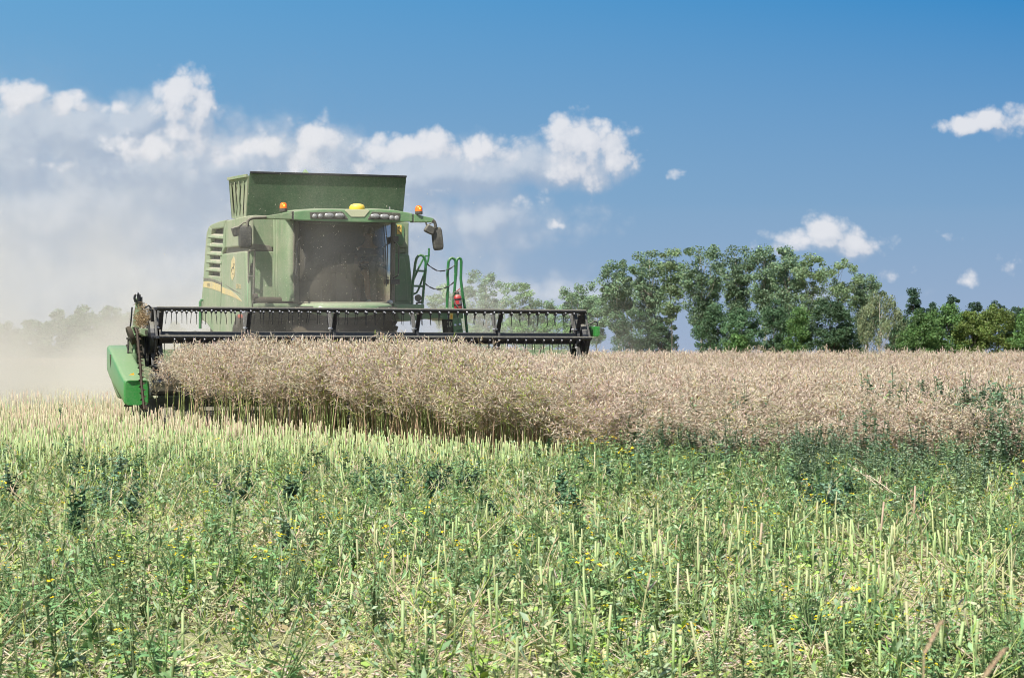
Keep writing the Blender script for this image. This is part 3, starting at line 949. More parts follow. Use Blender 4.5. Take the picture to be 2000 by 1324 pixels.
def make_tree(name, px, top, wpx, D, kind, label, seed, base_py=None, dark=1.0, dens=1.0):
    r = np.random.default_rng(seed)
    X = (px - 1000) / FPX * D
    if kind in ('poplar', 'airy') and px > 1180: wpx *= .84; top -= 5
    W = wpx / FPX * D / 2
    H = (700 - top) / FPX * D + CAM_H
    root = empty(name, (X, D, 0))
    cat = 'bush' if kind in ('bush', 'ybush') else 'tree'
    tag(root, label, cat, 'trees in the row beyond the field')
    K = dict(poplar=dict(low=.26, col=(0.165, 0.245, 0.140), leaf=.125, n=80, cr=.062, per=150, bark=m_bark_pale, limbs=11, tr=.020),
             airy=dict(low=.34, col=(0.185, 0.260, 0.135), leaf=.12, n=66, cr=.054, per=110, bark=m_bark_mid, limbs=12, tr=.011),
             oak=dict(low=.06, col=(0.066, 0.122, 0.058), leaf=.135, n=90, cr=.100, per=150, bark=m_bark, limbs=9, tr=.026),
             bush=dict(low=.0, col=(0.105, 0.195, 0.058), leaf=.13, n=95, cr=.11, per=140, bark=m_bark, limbs=7, tr=.02),
             ybush=dict(low=.0, col=(0.140, 0.195, 0.048), leaf=.13, n=90, cr=.11, per=135, bark=m_bark, limbs=7, tr=.02),
             birch=dict(low=.05, col=(0.195, 0.235, 0.125), leaf=.12, n=85, cr=.08, per=120, bark=m_bark_pale, limbs=9, tr=.018),
             darktop=dict(low=.25, col=(0.048, 0.095, 0.056), leaf=.12, n=80, cr=.055, per=120, bark=m_bark, limbs=10, tr=.018),
             pine=dict(low=.2, col=(0.040, 0.082, 0.050), leaf=.12, n=150, cr=.034, per=75, bark=m_bark, limbs=12, tr=.02))[kind]
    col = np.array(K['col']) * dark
    zc0 = H * K['low']
    cen = []; rad_ = []; cnt = []
    lean = r.normal(0, .012, 2) * H
    limbs = MB()
    trunk_pts = [Vector((lean[0] * (i / 6) ** 2 + r.normal(0, .006) * H * (i > 0), lean[1] * (i / 6) ** 2, H * (.93 if kind != 'bush' else .7) * i / 6)) for i in range(7)]
    rt_ = K['tr'] * H * .5
    trunk = MB(); trunk.tube(trunk_pts, [max(.02, rt_ * (1 - .145 * i)) for i in range(7)], 7)
    n = int(K['n'] * dens)
    for i in range(n):
        for _ in range(40):
            q = r.uniform(-1, 1, 3)
            l = np.linalg.norm(q)
            if l < 1 and (l > .45 or r.random() < .45): break
        z = zc0 + (H - zc0) * (q[2] * .5 + .5)
        t_ = (z - zc0) / (H - zc0)
        if kind == 'pine':
            t_ = r.random() ** 1.15 * .99
            z = zc0 + (H - zc0) * t_
            t_ = .25 + .74 * r.random(); z = zc0 + (H - zc0) * t_
            wz = W * 1.5 * (1.1 - t_) ** .8 * r.uniform(.15, 1.0)
            a = r.random() * 6.283; x, y = wz * math.cos(a), wz * math.sin(a)
        else:
            prof = math.sin(math.pi * min(1, .10 + .90 * t_)) ** .55 if kind in ('oak', 'bush', 'ybush', 'birch', 'darktop') else (.45 + .75 * t_ if t_ < .65 else 1.02 * math.sqrt(max(.04, 1 - ((t_ - .65) / .36) ** 2)))
            if kind in ('bush', 'ybush') : prof = math.sqrt(max(.05, 1 - t_ ** 2.2))
            if kind == 'darktop': prof = 1.0 - .72 * t_ ** 1.5 + .22 * math.sin(9 * t_ + seed)
            k_ = 1 / max(.35, math.sqrt(max(.01, 1 - q[2] ** 2)))
            x, y = q[0] * W * prof * k_, q[1] * W * prof * k_
            x = max(-W * prof, min(W * prof, x)); y = max(-W * prof, min(W * prof, y))
        cr = K['cr'] * H * r.uniform(.55, 1.25)
        cen.append((x, y, min(z, H - cr * .6))); rad_.append(cr); cnt.append(max(8, int(K['per'] * r.uniform(.5, 1.3))))
    cen_np = np.array(cen)
    order = r.permutation(n)[:K['limbs'] * 3]
    for j, i in enumerate(order):
        c = Vector(cen[i]); zb_ = max(H * .10, c.z - (abs(c.x) + abs(c.y)) * r.uniform(.8, 1.5) - .05 * H)
        f = min(.98, zb_ / (H * .93)) * 6; i0 = min(5, int(f)); p0 = trunk_pts[i0].lerp(trunk_pts[i0 + 1], f - i0)
        midp = p0.lerp(c, .5) + Vector((r.normal(0, .015) * H, r.normal(0, .015) * H, -.02 * H))
        limbs.tube([p0, midp, c], [rt_ * .34, rt_ * .22, rt_ * .07], 5, caps=False)
    tr_o = trunk.build('trunk', K['bark'], root, smooth=True)
    limbs.build('limbs', K['bark'], tr_o, smooth=True)
    k_size = math.sqrt(max(.6, H / 13))
    me = leaves_mesh('crown', cen, rad_, cnt, K['leaf'] * k_size, col, seed + 5, droop=(.10 * H if kind == 'birch' else 0), squash=.75)
    link('crown', me, root)
    return root

TREES = [
 # tall poplars of the big clump, left to right
 ('poplar_tree', 1207, 512, 92, 246, 'poplar', 'grey-green poplar at the left end of the tall clump, dense down to the ground', .95, 1.25),
 ('poplar_tree', 1266, 494, 92, 240, 'poplar', 'leafy poplar, second from the left in the tall clump', 1.0, 1.1),
 ('poplar_tree', 1312, 487, 62, 236, 'airy', 'thin poplar with bare lower branches beside the sky gap in the clump', 1.0, 1.0),
 ('poplar_tree', 1372, 473, 104, 232, 'poplar', 'tallest poplar with a pale trunk, right of the sky gap', 1.0, 1.05),
 ('poplar_tree', 1437, 485, 82, 240, 'poplar', 'poplar with a dark ivy-covered middle, right of the tallest one', .85, 1.1),
 ('poplar_tree', 1492, 483, 78, 236, 'poplar', 'narrow poplar standing over a bare dark trunk in the middle of the clump', 1.0, .9),
 ('poplar_tree', 1540, 486, 74, 232, 'poplar', 'poplar at the right middle of the clump, above a bright green bush', 1.05, .95),
 ('poplar_tree', 1585, 500, 76, 228, 'airy', 'airy poplar with a forked white trunk near the right of the clump', 1.1, 1.0),
 ('poplar_tree', 1640, 507, 100, 232, 'airy', 'open-crowned poplar with sky showing through, right end of the clump', 1.0, 1.1),
 ('broadleaf_tree', 1692, 536, 82, 236, 'poplar', 'mid green tree behind the pale weeping birch', .9, 1.2),
 # lower storey
 ('oak_tree', 1395, 590, 76, 224, 'oak', 'dark low oak at the foot of the tallest poplar', 1.1, .9),
 ('oak_tree', 1235, 600, 90, 238, 'oak', 'dark undergrowth tree at the left end of the tall clump', 1.1, .8),
 ('oak_tree', 1293, 612, 66, 240, 'oak', 'dark shrubby tree left of the sky gap', 1.1, .8),
 ('oak_tree', 1450, 596, 84, 220, 'oak', 'rounded mid green tree under the ivy-covered poplar', 1.5, .9),
 ('round_bush', 1440, 652, 62, 212, 'bush', 'small bright green bush at the crop edge under the poplars', 1.0, 1.0),
 ('oak_tree', 1512, 585, 74, 222, 'oak', 'dark oak in the middle of the clump', 1.15, .9),
 ('oak_tree', 1562, 600, 60, 216, 'bush', 'bright green tree between the two dark oaks', .95, .8),
 ('oak_tree', 1622, 583, 96, 214, 'oak', 'very dark spreading oak left of the pale birch', .95, 1.15),
 ('oak_tree', 1655, 630, 70, 216, 'oak', 'low dark tree filling the gap left of the birch', 1.0, 1.0),
 ('birch_tree', 1718, 568, 100, 210, 'birch', 'pale olive weeping birch right of the dark oak', 1.0, 1.15),
 ('oak_tree', 1762, 620, 60, 216, 'oak', 'dark low tree just right of the birch', 1.1, 1.0),
 # right hand group
 ('pine_tree', 1786, 562, 62, 240, 'darktop', 'dark pine with a broken top, first right of the birch', 1.0, 1.0),
 ('pine_tree', 1818, 590, 56, 242, 'darktop', 'small dark pine right of the broken-topped pine', 1.0, 1.0),
 ('pine_tree', 1858, 576, 66, 240, 'darktop', 'dark pine above the bright green bush', 1.0, 1.0),
 ('pine_tree', 1902, 587, 56, 242, 'darktop', 'narrow dark pine between the two groups of bushes', 1.0, 1.0),
 ('pine_tree', 1945, 583, 60, 240, 'darktop', 'dark pine rising behind the yellow-green bush', 1.0, 1.0),
 ('pine_tree', 1990, 588, 66, 240, 'darktop', 'dark pine at the right margin', 1.0, 1.0),
 ('round_bush', 1800, 604, 96, 200, 'bush', 'rounded fresh green bush right of the birch', .85, 1.1),
 ('round_bush', 1852, 592, 112, 204, 'bush', 'large fresh green bush in front of the pines', 1.0, 1.1),
 ('round_bush', 1900, 606, 86, 202, 'ybush', 'yellowish bush between the large green bush and the right margin', 1.0, 1.1),
 ('round_bush', 1950, 594, 104, 204, 'ybush', 'tall yellow-green bush near the right margin', .95, 1.1),
 ('round_bush', 2008, 600, 84, 202, 'bush', 'green bush cut by the right margin', 1.15, 1.0),
 # paler trees beyond the harvester, haze put into their lifted leaf colour
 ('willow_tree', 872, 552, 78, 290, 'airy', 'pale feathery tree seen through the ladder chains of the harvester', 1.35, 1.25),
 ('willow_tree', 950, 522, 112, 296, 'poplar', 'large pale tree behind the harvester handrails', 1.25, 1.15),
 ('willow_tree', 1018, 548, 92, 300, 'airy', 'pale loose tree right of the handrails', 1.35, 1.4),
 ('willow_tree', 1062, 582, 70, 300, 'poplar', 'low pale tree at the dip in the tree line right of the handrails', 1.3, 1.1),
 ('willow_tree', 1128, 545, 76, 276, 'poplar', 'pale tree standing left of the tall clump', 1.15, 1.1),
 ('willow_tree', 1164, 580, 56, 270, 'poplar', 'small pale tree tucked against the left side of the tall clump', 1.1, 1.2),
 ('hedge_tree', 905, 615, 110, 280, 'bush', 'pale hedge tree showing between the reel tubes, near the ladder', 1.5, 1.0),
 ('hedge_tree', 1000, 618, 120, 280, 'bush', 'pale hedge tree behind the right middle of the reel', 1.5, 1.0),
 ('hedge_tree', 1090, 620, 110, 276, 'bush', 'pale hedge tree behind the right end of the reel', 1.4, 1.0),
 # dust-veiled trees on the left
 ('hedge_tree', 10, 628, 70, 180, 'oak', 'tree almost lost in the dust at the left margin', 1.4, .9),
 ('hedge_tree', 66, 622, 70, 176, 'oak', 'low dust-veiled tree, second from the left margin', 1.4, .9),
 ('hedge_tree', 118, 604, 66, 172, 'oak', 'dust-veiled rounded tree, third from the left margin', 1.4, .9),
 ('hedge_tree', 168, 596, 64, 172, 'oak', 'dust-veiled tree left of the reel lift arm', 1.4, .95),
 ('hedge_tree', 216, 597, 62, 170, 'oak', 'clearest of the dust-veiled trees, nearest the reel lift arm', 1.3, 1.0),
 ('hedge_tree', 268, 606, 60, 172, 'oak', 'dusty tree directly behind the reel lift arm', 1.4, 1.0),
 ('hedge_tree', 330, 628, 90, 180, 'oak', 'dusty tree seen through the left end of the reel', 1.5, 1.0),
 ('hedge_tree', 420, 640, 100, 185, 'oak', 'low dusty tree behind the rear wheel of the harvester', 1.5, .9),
]
for i, (nm, px, top, w, D, kind, lab, dk, dens) in enumerate(TREES):
    make_tree(nm, px, top, w, D, kind, lab, 1000 + 13 * i, dark=dk, dens=dens)
# ================================================================== the combine harvester
HA = R(18)
HO = Vector((-2.025, 30.5, 0))
_RI = Matrix.Rotation(-HA, 3, 'Z')
_c0 = _RI @ (Vector((0, 0, CAM_H)) - HO)
def L(px, py, x=None, y=None, z=None):
    """a pixel as a point of the harvester's own frame, on the plane x=, y= or z="""
    d = _RI @ ray(px, py)
    if y is not None: s = (y - _c0.y) / d.y
    elif x is not None: s = (x - _c0.x) / d.x
    else: s = (z - _c0.z) / d.z
    return _c0 + d * s
def LP(pts, **k):
    return [L(a, b, **k) for a, b in pts]

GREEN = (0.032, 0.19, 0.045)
m_green = material('green_paint', GREEN, 0.42, 0.45, dust=0.32, vary=0.08, coat=0.25)
m_green_clean = material('green_paint_header', (0.012, 0.20, 0.022), 0.32, 0.5, dust=0.14, coat=0.3)
m_green_side = material('green_paint_dusty', GREEN, 0.5, 0.4, dust=0.68, vary=0.06)
m_green_tank_shade = material('green_paint_tank_shaded', (0.010, 0.062, 0.020), 0.5, 0.4, dust=0.17, vary=0.10)  # darker green: the shade on the tank boards is put into the paint
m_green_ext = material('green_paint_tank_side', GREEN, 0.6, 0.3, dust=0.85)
m_green_body = material('green_paint_body', (0.03, 0.155, 0.038), 0.48, 0.4, dust=0.56, vary=0.06)
m_rail = material('green_rail', (0.010, 0.13, 0.030), 0.35, 0.5, dust=0.05)
m_black = material('black_paint', (0.009, 0.010, 0.013), 0.42, 0.5, dust=0.015)
m_bluish = material('black_reel_tube', (0.014, 0.016, 0.024), 0.42, 0.5, dust=0.02)
m_rubber = material('black_rubber', (0.02, 0.019, 0.018), 0.8, 0.2, dust=0.35)
m_plastic = material('black_plastic', (0.022, 0.023, 0.025), 0.6, 0.35, dust=0.16)
m_plastic_dusty = material('grey_dusty_plastic', (0.05, 0.048, 0.042), 0.8, 0.25, dust=0.30)
m_dark = material('dark_recess', (0.012, 0.012, 0.010), 0.9, 0.1, dust=0.15)
m_grime = material('grimy_metal', (0.026, 0.023, 0.018), 0.85, 0.2, dust=0.45, dust_col=(0.075, 0.062, 0.043))
m_steel = material('bare_steel', (0.42, 0.42, 0.42), 0.35, 0.5, metal=0.8, vary=0.2)
m_bolt = material('zinc_bolt', (0.72, 0.72, 0.74), 0.25, 0.6, metal=0.6)
m_yellow = material('yellow_paint', (0.80, 0.55, 0.02), 0.35, 0.5, dust=0.10)
m_stripe = material('yellow_stripe', (0.72, 0.52, 0.12), 0.7, 0.2, dust=0.72, dust_col=(0.40, 0.36, 0.255))
m_emblem = material('faded_emblem', (0.60, 0.46, 0.16), 0.7, 0.2, dust=0.5, dust_col=(0.42, 0.37, 0.27))
m_decal = material('yellow_decal', (0.80, 0.55, 0.10), 0.6, 0.3, dust=0.12)
m_orange = material('orange_decal', (0.90, 0.40, 0.02), 0.5, 0.3)
m_ink = material('decal_ink', (0.06, 0.07, 0.05), 0.7, 0.2)
m_cream = material('cream_decal', (0.45, 0.46, 0.30), 0.7, 0.2)
m_lens = material('lamp_lens', (0.24, 0.24, 0.23), 0.2, 0.6, vary=0.25, vscale=60)
m_lampbox = material('lamp_recess', (0.018, 0.019, 0.018), 0.6, 0.3, dust=0.2)
m_red = material('red_enamel', (0.36, 0.012, 0.02), 0.3, 0.5, dust=0.1)
m_redlamp = material('red_reflector', (0.45, 0.06, 0.03), 0.3, 0.5, dust=0.3)
m_amber = material('amber_lens', (0.95, 0.17, 0.008), 0.15, 0.6)
m_flash = material('beacon_flash', (1, 0.5, 0.05), 0.4, 0.3, emit=(1.0, 0.42, 0.03, 1.6))
m_seat = material('seat_fabric', (0.03, 0.03, 0.032), 0.9, 0.1)
m_cabin = material('cabin_lining', (0.075, 0.07, 0.06), 0.85, 0.2, vary=0.2)
m_pillar = material('dusty_pillar', (0.035, 0.038, 0.03), 0.6, 0.3, dust=0.55, dust_col=(0.28, 0.25, 0.19))
m_rust = material('rusty_blade', (0.06, 0.045, 0.032), 0.7, 0.4, metal=0.4, vary=0.3, vscale=40)

def glass_material(name, film, tint):
    m = bpy.data.materials.new(name); m.use_nodes = True
    t = NT(m.node_tree); t.n.clear()
    tc = t.new('ShaderNodeTexCoord')
    n1 = t.noise(tc.outputs['Object'], 1.7, 5.0, 0.6)
    n2 = t.noise(tc.outputs['Object'], 26.0, 4.0, 0.65)
    f = t.math('MULTIPLY_ADD', t.ramp(n2, 0.3, 0.75), 0.14, t.ramp(n1, 0.35, 0.68, film * 0.45, film * 1.25))
    tr = t.new('ShaderNodeBsdfTransparent'); tr.inputs[0].default_value = (*tint, 1)
    df = t.new('ShaderNodeBsdfDiffuse'); df.inputs[0].default_value = (0.125, 0.115, 0.093, 1)
    gl = t.new('ShaderNodeBsdfGlossy'); gl.inputs['Roughness'].default_value = 0.12
    mx = t.new('ShaderNodeMixShader'); t.put(mx.inputs[0], f)
    t.l.new(tr.outputs[0], mx.inputs[1]); t.l.new(df.outputs[0], mx.inputs[2])
    fr = t.new('ShaderNodeFresnel'); fr.inputs[0].default_value = 1.35
    mg = t.new('ShaderNodeMixShader'); t.put(mg.inputs[0], t.math('MULTIPLY', fr.outputs[0], 0.6))
    t.l.new(mx.outputs[0], mg.inputs[1]); t.l.new(gl.outputs[0], mg.inputs[2])
    o = t.new('ShaderNodeOutputMaterial'); t.l.new(mg.outputs[0], o.inputs[0])
    return m
m_glass = glass_material('dusty_windscreen', 0.40, (0.86, 0.9, 0.84))
m_sideglass = glass_material('side_glass', 0.12, (0.75, 0.85, 0.76))

def surf(fn, nu, nv, thick=None):
    """grid fn(u, v) -> point, optionally given a thickness vector"""
    vs = [fn(i / nu, j / nv) for i in range(nu + 1) for j in range(nv + 1)]
    fs = [(i*(nv+1)+j, (i+1)*(nv+1)+j, (i+1)*(nv+1)+j+1, i*(nv+1)+j+1) for i in range(nu) for j in range(nv)]
    b = MB(); b._add(vs, fs)
    if thick is not None:
        d = Vector(thick); n = len(vs)
        vs2 = [v + d for v in vs]
        b2 = MB()
        rim = [(i*(nv+1), (i+1)*(nv+1)) for i in range(nu)] + [((i+1)*(nv+1)+nv, i*(nv+1)+nv) for i in range(nu)] \
            + [(j+1, j) for j in range(nv)] + [(nu*(nv+1)+j, nu*(nv+1)+j+1) for j in range(nv)]
        b2._add(vs + vs2, fs + [tuple(k + n for k in f[::-1]) for f in fs] + [(a, c, c + n, a + n) for a, c in rim])
        return b2
    return b

combine = empty('combine_harvester', HO, HA)
tag(combine, 'dusty green combine harvester with raised grain tank, cutting the rapeseed', 'harvester')
def part(b, name, mat, parent=None, **k):
    return b.build(name, mat, parent or combine, **k)

HWX = 1.33                       # half width of the body
# ---- grain tank with its flared extension boards
zt = L(640, 343, y=2.95).z
zb = 3.22
bl, br_ = L(481, 424, y=3.12), L(786, 418, y=3.12)
tl, tr_ = L(488, 338.5, y=2.94), L(793.5, 347, y=2.94)
zt = (tl.z + tr_.z) / 2
tl.z = tr_.z = zt
bl.z = br_.z = zb
front = [bl, br_, tr_, tl]
b = MB(); b.prism(front, (0, 0.035, 0))
board = part(b, 'tank_front_board', m_green_tank_shade, bevel=0.006)
b = MB(); b.bar(tl + Vector((0, -.012, .012)), tr_ + Vector((0, -.012, .012)), 0.05, 0.035)
part(b, 'rim', m_black, board, bevel=0.008)
tank_back = {}
for s in (-1, 1):
    b = MB()
    x0 = bl.x if s < 0 else br_.x; x1 = tl.x if s < 0 else tr_.x
    if s < 0:
        ft = L(447, 350, x=-1.44); fb = L(453, 427, x=-1.34)
        a = Vector((bl.x - .005, 3.15, zb)); c = Vector((tl.x - .03, 2.98, zt - 0.035))
    else:
        ft = Vector((1.50, tank_back[-1][1].y, tank_back[-1][1].z)); fb = Vector((1.36, tank_back[-1][0].y, zb)); a = Vector((br_.x + .005, 3.15, zb)); c = Vector((tr_.x - .02, 2.99, zt - .06))
    tank_back[s] = (fb, ft)
    b.prism([a, fb, ft, c], (0.03 * -s, 0, 0))
    e = part(b, 'tank_side_board', m_green_ext if s < 0 else m_green_tank_shade, bevel=0.005)
    b = MB()
    for q in (0.18, 0.42, 0.66, 0.86):
        p0 = a.lerp(fb, q); p1 = c.lerp(ft, q)
        b.bar(p0.lerp(p1, .12) + Vector((.012 * s, 0, 0)), p0.lerp(p1, .88) + Vector((.012 * s, 0, 0)), 0.07, 0.005, up=(s, 0, 0))
    b.bar(c + Vector((.012 * s, 0, 0)), ft + Vector((.012 * s, 0, 0)), 0.035, 0.045)
    part(b, 'rib', m_green_ext if s < 0 else m_green_tank_shade, e, bevel=0.006)
b = MB(); b.prism([tank_back[-1][0], tank_back[1][0], tank_back[1][1], tank_back[-1][1]], (0, .03, 0))
part(b, 'tank_rear_board', m_green_tank_shade)
b = MB()
pk = L(596, 331.5, y=4.3)
b.loft([[pk + Vector((sx * .22, sy * .25, -.32)) for sx, sy in ((-1,-1),(1,-1),(1,1),(-1,1))],
        [pk + Vector((sx * .012, sy * .02, 0)) for sx, sy in ((-1,-1),(1,-1),(1,1),(-1,1))]])
b.tube([pk + Vector((0, 0, -.3)), pk + Vector((0, 0, -1.6))], .12, 12)
part(b, 'filling_auger_cover', m_green, bevel=0.01)

# ---- body core behind the panels
b = MB()
b.box((-HWX + .06, 3.10, 1.62), (HWX - .06, 7.0, zb - .02))
b.box((-1.0, 7.0, 1.3), (1.0, 8.3, 2.5))
part(b, 'body_core', m_dark)

# ---- left hand side seen in the picture: engine louvres, upper cover, lower cover with stripe
XS = -HWX - .02
def side(pts, dx=0.0):
    return [L(a, c, x=XS + dx) for a, c in pts]
def side_panel(name, pts, th, mat, parent=None, bevel=0.02):
    b = MB(); b.prism(side(pts), (th, 0, 0))
    return part(b, name, mat, parent, bevel=bevel)
up = side_panel('upper_side_cover', [(440, 484), (442, 431), (449, 429.5), (477, 422.5), (487, 421), (487, 478), (475, 480.5)], .07, m_green_ext)
b = MB(); b.prism(side([(433, 496), (439, 485), (476, 481), (486, 479), (486, 492), (474, 490)], .05), (.04, 0, 0))
part(b, 'cover_gap', m_plastic_dusty)
mid = side_panel('lower_side_cover', [(433, 552), (432.5, 498), (436, 495.5), (474, 490.5), (479, 491), (484, 602), (484, 616), (472, 615), (463, 622), (457, 634), (452, 650), (449, 664), (430, 664), (431, 600)], .07, m_green_side, bevel=0.025)
rear_low = side_panel('rear_side_cover', [(396.5, 552), (410, 552.5), (431.5, 560), (429.5, 600), (428, 664), (421, 656), (413, 645), (404, 632), (397.5, 627), (391, 624), (391.5, 602)], .07, m_green_side, bevel=0.025)
# louvre panel with six openings
outl = side([(396.5, 551), (398.5, 520), (402, 470), (403.5, 454), (408, 442), (414, 438), (428, 432.5), (441, 429.5), (438.5, 484), (432.5, 497), (432, 551), (424, 551.5), (410, 548)])
b = MB(); b.prism([v + Vector((.10, 0, 0)) for v in outl], (.03, 0, 0))
lou = part(b, 'louvre_recess', m_dark)
b = MB()
slat_y = [446.5, 462.2, 479.0, 495.2, 511.0, 526.6, 541.5]
lp = lambda px, py, dx=0: L(px, py, x=XS + dx)
rows = [((405.5 - i * 0.95), slat_y[i], (439.5 - i * 1.25)) for i in range(7)]
frame = MB()
# surround: rear strip, front strip, top, bottom
frame.prism([lp(408, 442), lp(403.5, 454), lp(402, 470), lp(398.5, 520), lp(396.5, 551), lp(406, 547), lp(408, 520), lp(411, 470), lp(413, 448)], (.09, 0, 0))
frame.prism([lp(441.5, 429.5), lp(438.5, 484), lp(432.5, 497), lp(432, 551), lp(428.5, 549), lp(430, 497), lp(434, 484), lp(436.5, 445)], (.09, 0, 0))
frame.prism([lp(408, 442), lp(414, 438), lp(428, 432.5), lp(441.5, 429.5), lp(436.5, 445), lp(413, 448)], (.09, 0, 0))
frame.prism([lp(396.5, 551), lp(432, 552), lp(428.5, 540), lp(406, 538)], (.09, 0, 0))
lf = part(frame, 'louvre_frame', m_green_side, bevel=0.018)
for i in range(1, 6):
    xl, yy, xr = rows[i]
    b = MB()
    p = [lp(xl + 2, yy - .4, .0), lp(xr - 2, yy + 1.8, .0)]
    b.loft([[q_ + Vector((.0, 0, .028)), q_ + Vector((-.012, 0, -.015)), q_ + Vector((.0, 0, -.032)), q_ + Vector((.09, 0, .035)), q_ + Vector((.09, 0, .065))] for q_ in p])
    part(b, 'louvre_slat', m_green_side, lf, bevel=0.006)
# bright front corner strip of the side cover
b = MB(); b.prism([L(478, 491, x=XS - .002), L(484, 602, x=XS - .002), L(490, 602, y=3.02), L(487, 491, y=3.02)], (.01, .04, 0))
part(b, 'cover_corner', m_green, bevel=0.008)
# yellow stripe, crease shadow painted as dark strips, emblem and model number on the side covers
stripe_up = [(397.6, 549.8), (404, 549.2), (415, 550.5), (431, 556.5), (433, 560), (452, 568), (463, 577), (472, 587.5)]
stripe_lo = [(472, 588.8), (462, 583.5), (450, 578), (433, 572.5), (431, 570), (415, 564.5), (405, 562), (397, 560.5)]
b = MB()
n = len(stripe_up)
for i in range(n - 1):
    if i == 3: continue
    b.prism([lp(*stripe_up[i], -.004), lp(*stripe_up[i+1], -.004), lp(*stripe_lo[n-2-i], -.004), lp(*stripe_lo[n-1-i], -.004)], (.006, 0, 0))
part(b, 'stripe', m_stripe, mid)
b = MB()
b.prism([lp(397, 543, -.003), lp(410, 543.5, -.003), lp(425, 548, -.003), lp(432, 553, -.003), lp(432, 556, -.003), (lp(418, 550, -.003)), lp(405, 548, -.003), lp(398.5, 548.5, -.003)], (.006, 0, 0))
b.prism([lp(438, 555, -.003), lp(455, 565, -.003), lp(472, 575, -.003), lp(456, 568.5, -.003)], (.006, 0, 0))
part(b, 'shadow_crease', m_plastic_dusty, mid)
b = MB()
b.prism([lp(456.5, 500, -.004), lp(458.6, 508, -.004), lp(458.8, 525, -.004), lp(457.6, 539, -.004), lp(453.6, 548, -.004), lp(450.6, 541, -.004), lp(450.4, 524, -.004), lp(452, 509, -.004)], (.006, 0, 0))
em = part(b, 'emblem', m_emblem, mid)
b = MB()
for q_ in ([(452.0, 527.5), (453.6, 523.5)], [(453.6, 523.5), (455.8, 522.4)], [(455.8, 522.4), (456.9, 518.5)], [(456.9, 518.5), (456.2, 515.0)], [(456.9, 518.5), (457.7, 515.6)], [(455.6, 523), (457.2, 526.0)], [(453.4, 524), (452.3, 531.0)], [(454.2, 534.2), (455.6, 536.0)]):
    b.bar(lp(*q_[0], -.006), lp(*q_[1], -.006), .018, .004, up=(1, 0, 0))
part(b, 'leaping_deer', m_ink, em)
def seg_text(word, at_fn, w, h, gap, th, b, up):
    """stroke lettering: word drawn as bars inside cells"""
    G = {'W': [((0,1),(.2,0)), ((.2,0),(.5,.6)), ((.5,.6),(.8,0)), ((.8,0),(1,1))], 'T': [((0,1),(1,1)), ((.5,1),(.5,0))],
         '5': [((1,1),(0,1)), ((0,1),(0,.55)), ((0,.55),(1,.5)), ((1,.5),(1,0)), ((1,0),(0,0))], '6': [((1,1),(0,1)), ((0,1),(0,0)), ((0,0),(1,0)), ((1,0),(1,.5)), ((1,.5),(0,.5))],
         '0': [((0,0),(1,0)), ((1,0),(1,1)), ((1,1),(0,1)), ((0,1),(0,0))], '7': [((0,1),(1,1)), ((1,1),(.4,0))], 'I': [((.5,1),(.5,0))], 'E': [((0,0),(0,1)), ((0,1),(1,1)), ((0,.5),(.8,.5)), ((0,0),(1,0))]}
    x = 0
    for ch in word:
        for (a0, a1), (b0, b1) in G.get(ch, []):
            b.bar(at_fn(x + a0 * w, a1 * h), at_fn(x + b0 * w, b1 * h), th, .004, up=up)
        x += w + gap
b = MB()
seg_text('670', lambda u_, v_: lp(461.8 + u_, 562.4 - v_ + u_ * .08, -.005), 2.0, 7.0, 1.0, .014, b, (1, 0, 0))
part(b, 'model_number', m_stripe, mid)
b = MB()
for k_ in range(3):
    b.bar(lp(405 + k_ * 2.2, 553.0 + k_ * .15, -.007), lp(404.8 + k_ * 2.2, 559.5 + k_ * .2, -.007), .02, .004, up=(1, 0, 0))
part(b, 'lettering', m_plastic_dusty, mid)
# far side covers, plain
b = MB(); b.prism([(HWX + .02, 3.05, 1.7), (HWX + .02, 7.0, 1.5), (HWX + .02, 7.0, 3.0), (HWX + .02, 6.2, 3.2), (HWX + .02, 3.05, 3.2)], (-.07, 0, 0))
part(b, 'side_cover', m_green_side, bevel=.02)
b = MB(); b.tube([L(391, 642, y=7.0), L(391, 590, y=7.0), L(393.5, 586, y=7.0), L(397, 585.5, y=7.0)], .026, 8)
part(b, 'rear_handrail', m_rail)
b = MB(); b.box((-1.0, 3.6, 1.1), (1.0, 6.8, 1.65)); b.box((-.9, 3.9, .72), (.9, 4.15, 1.0)); b.box((-1.3, 7.6, .6), (1.3, 7.8, .8))
part(b, 'chassis', m_grime, bevel=.03)

# ---- wheels
def wheel(x, y, r, w):
    b = MB()
    M = Matrix.Translation((x, y, r)) @ Matrix.Rotation(R(90), 4, 'Y')
    b.lathe([(r*.62, -w/2), (r*.86, -w/2), (r*.955, -w*.42), (r*.97, -w*.2), (r*.97, w*.2), (r*.955, w*.42), (r*.86, w/2), (r*.62, w/2)], 40, M)
    for i in range(20):
        for s in (-1, 1):
            a0 = 2*math.pi*(i + (0.5 if s > 0 else 0))/20
            p0 = Vector((r*.985*math.cos(a0), r*.985*math.sin(a0), s*w*.02)); a1 = a0 + .16
            p1 = Vector((r*.965*math.cos(a1), r*.965*math.sin(a1), s*w*.48))
            b.bar(M @ p0, M @ p1, .05, .055, up=tuple((M.to_3x3() @ Vector((math.cos(a0), math.sin(a0), 0)))))
    wh = part(b, 'wheel', m_rubber)
    b = MB(); b.lathe([(.06, -w*.2), (r*.3, -w*.22), (r*.58, -w*.45), (r*.625, -w*.45), (r*.625, w*.45), (r*.58, w*.45), (r*.3, w*.22), (.06, w*.2)], 28, M)
    part(b, 'rim', m_yellow, wh)
for s in (-1, 1):
    wheel(s * 1.00, 4.0, .84, .60)
    wheel(s * 1.36, 7.7, .74, .42)

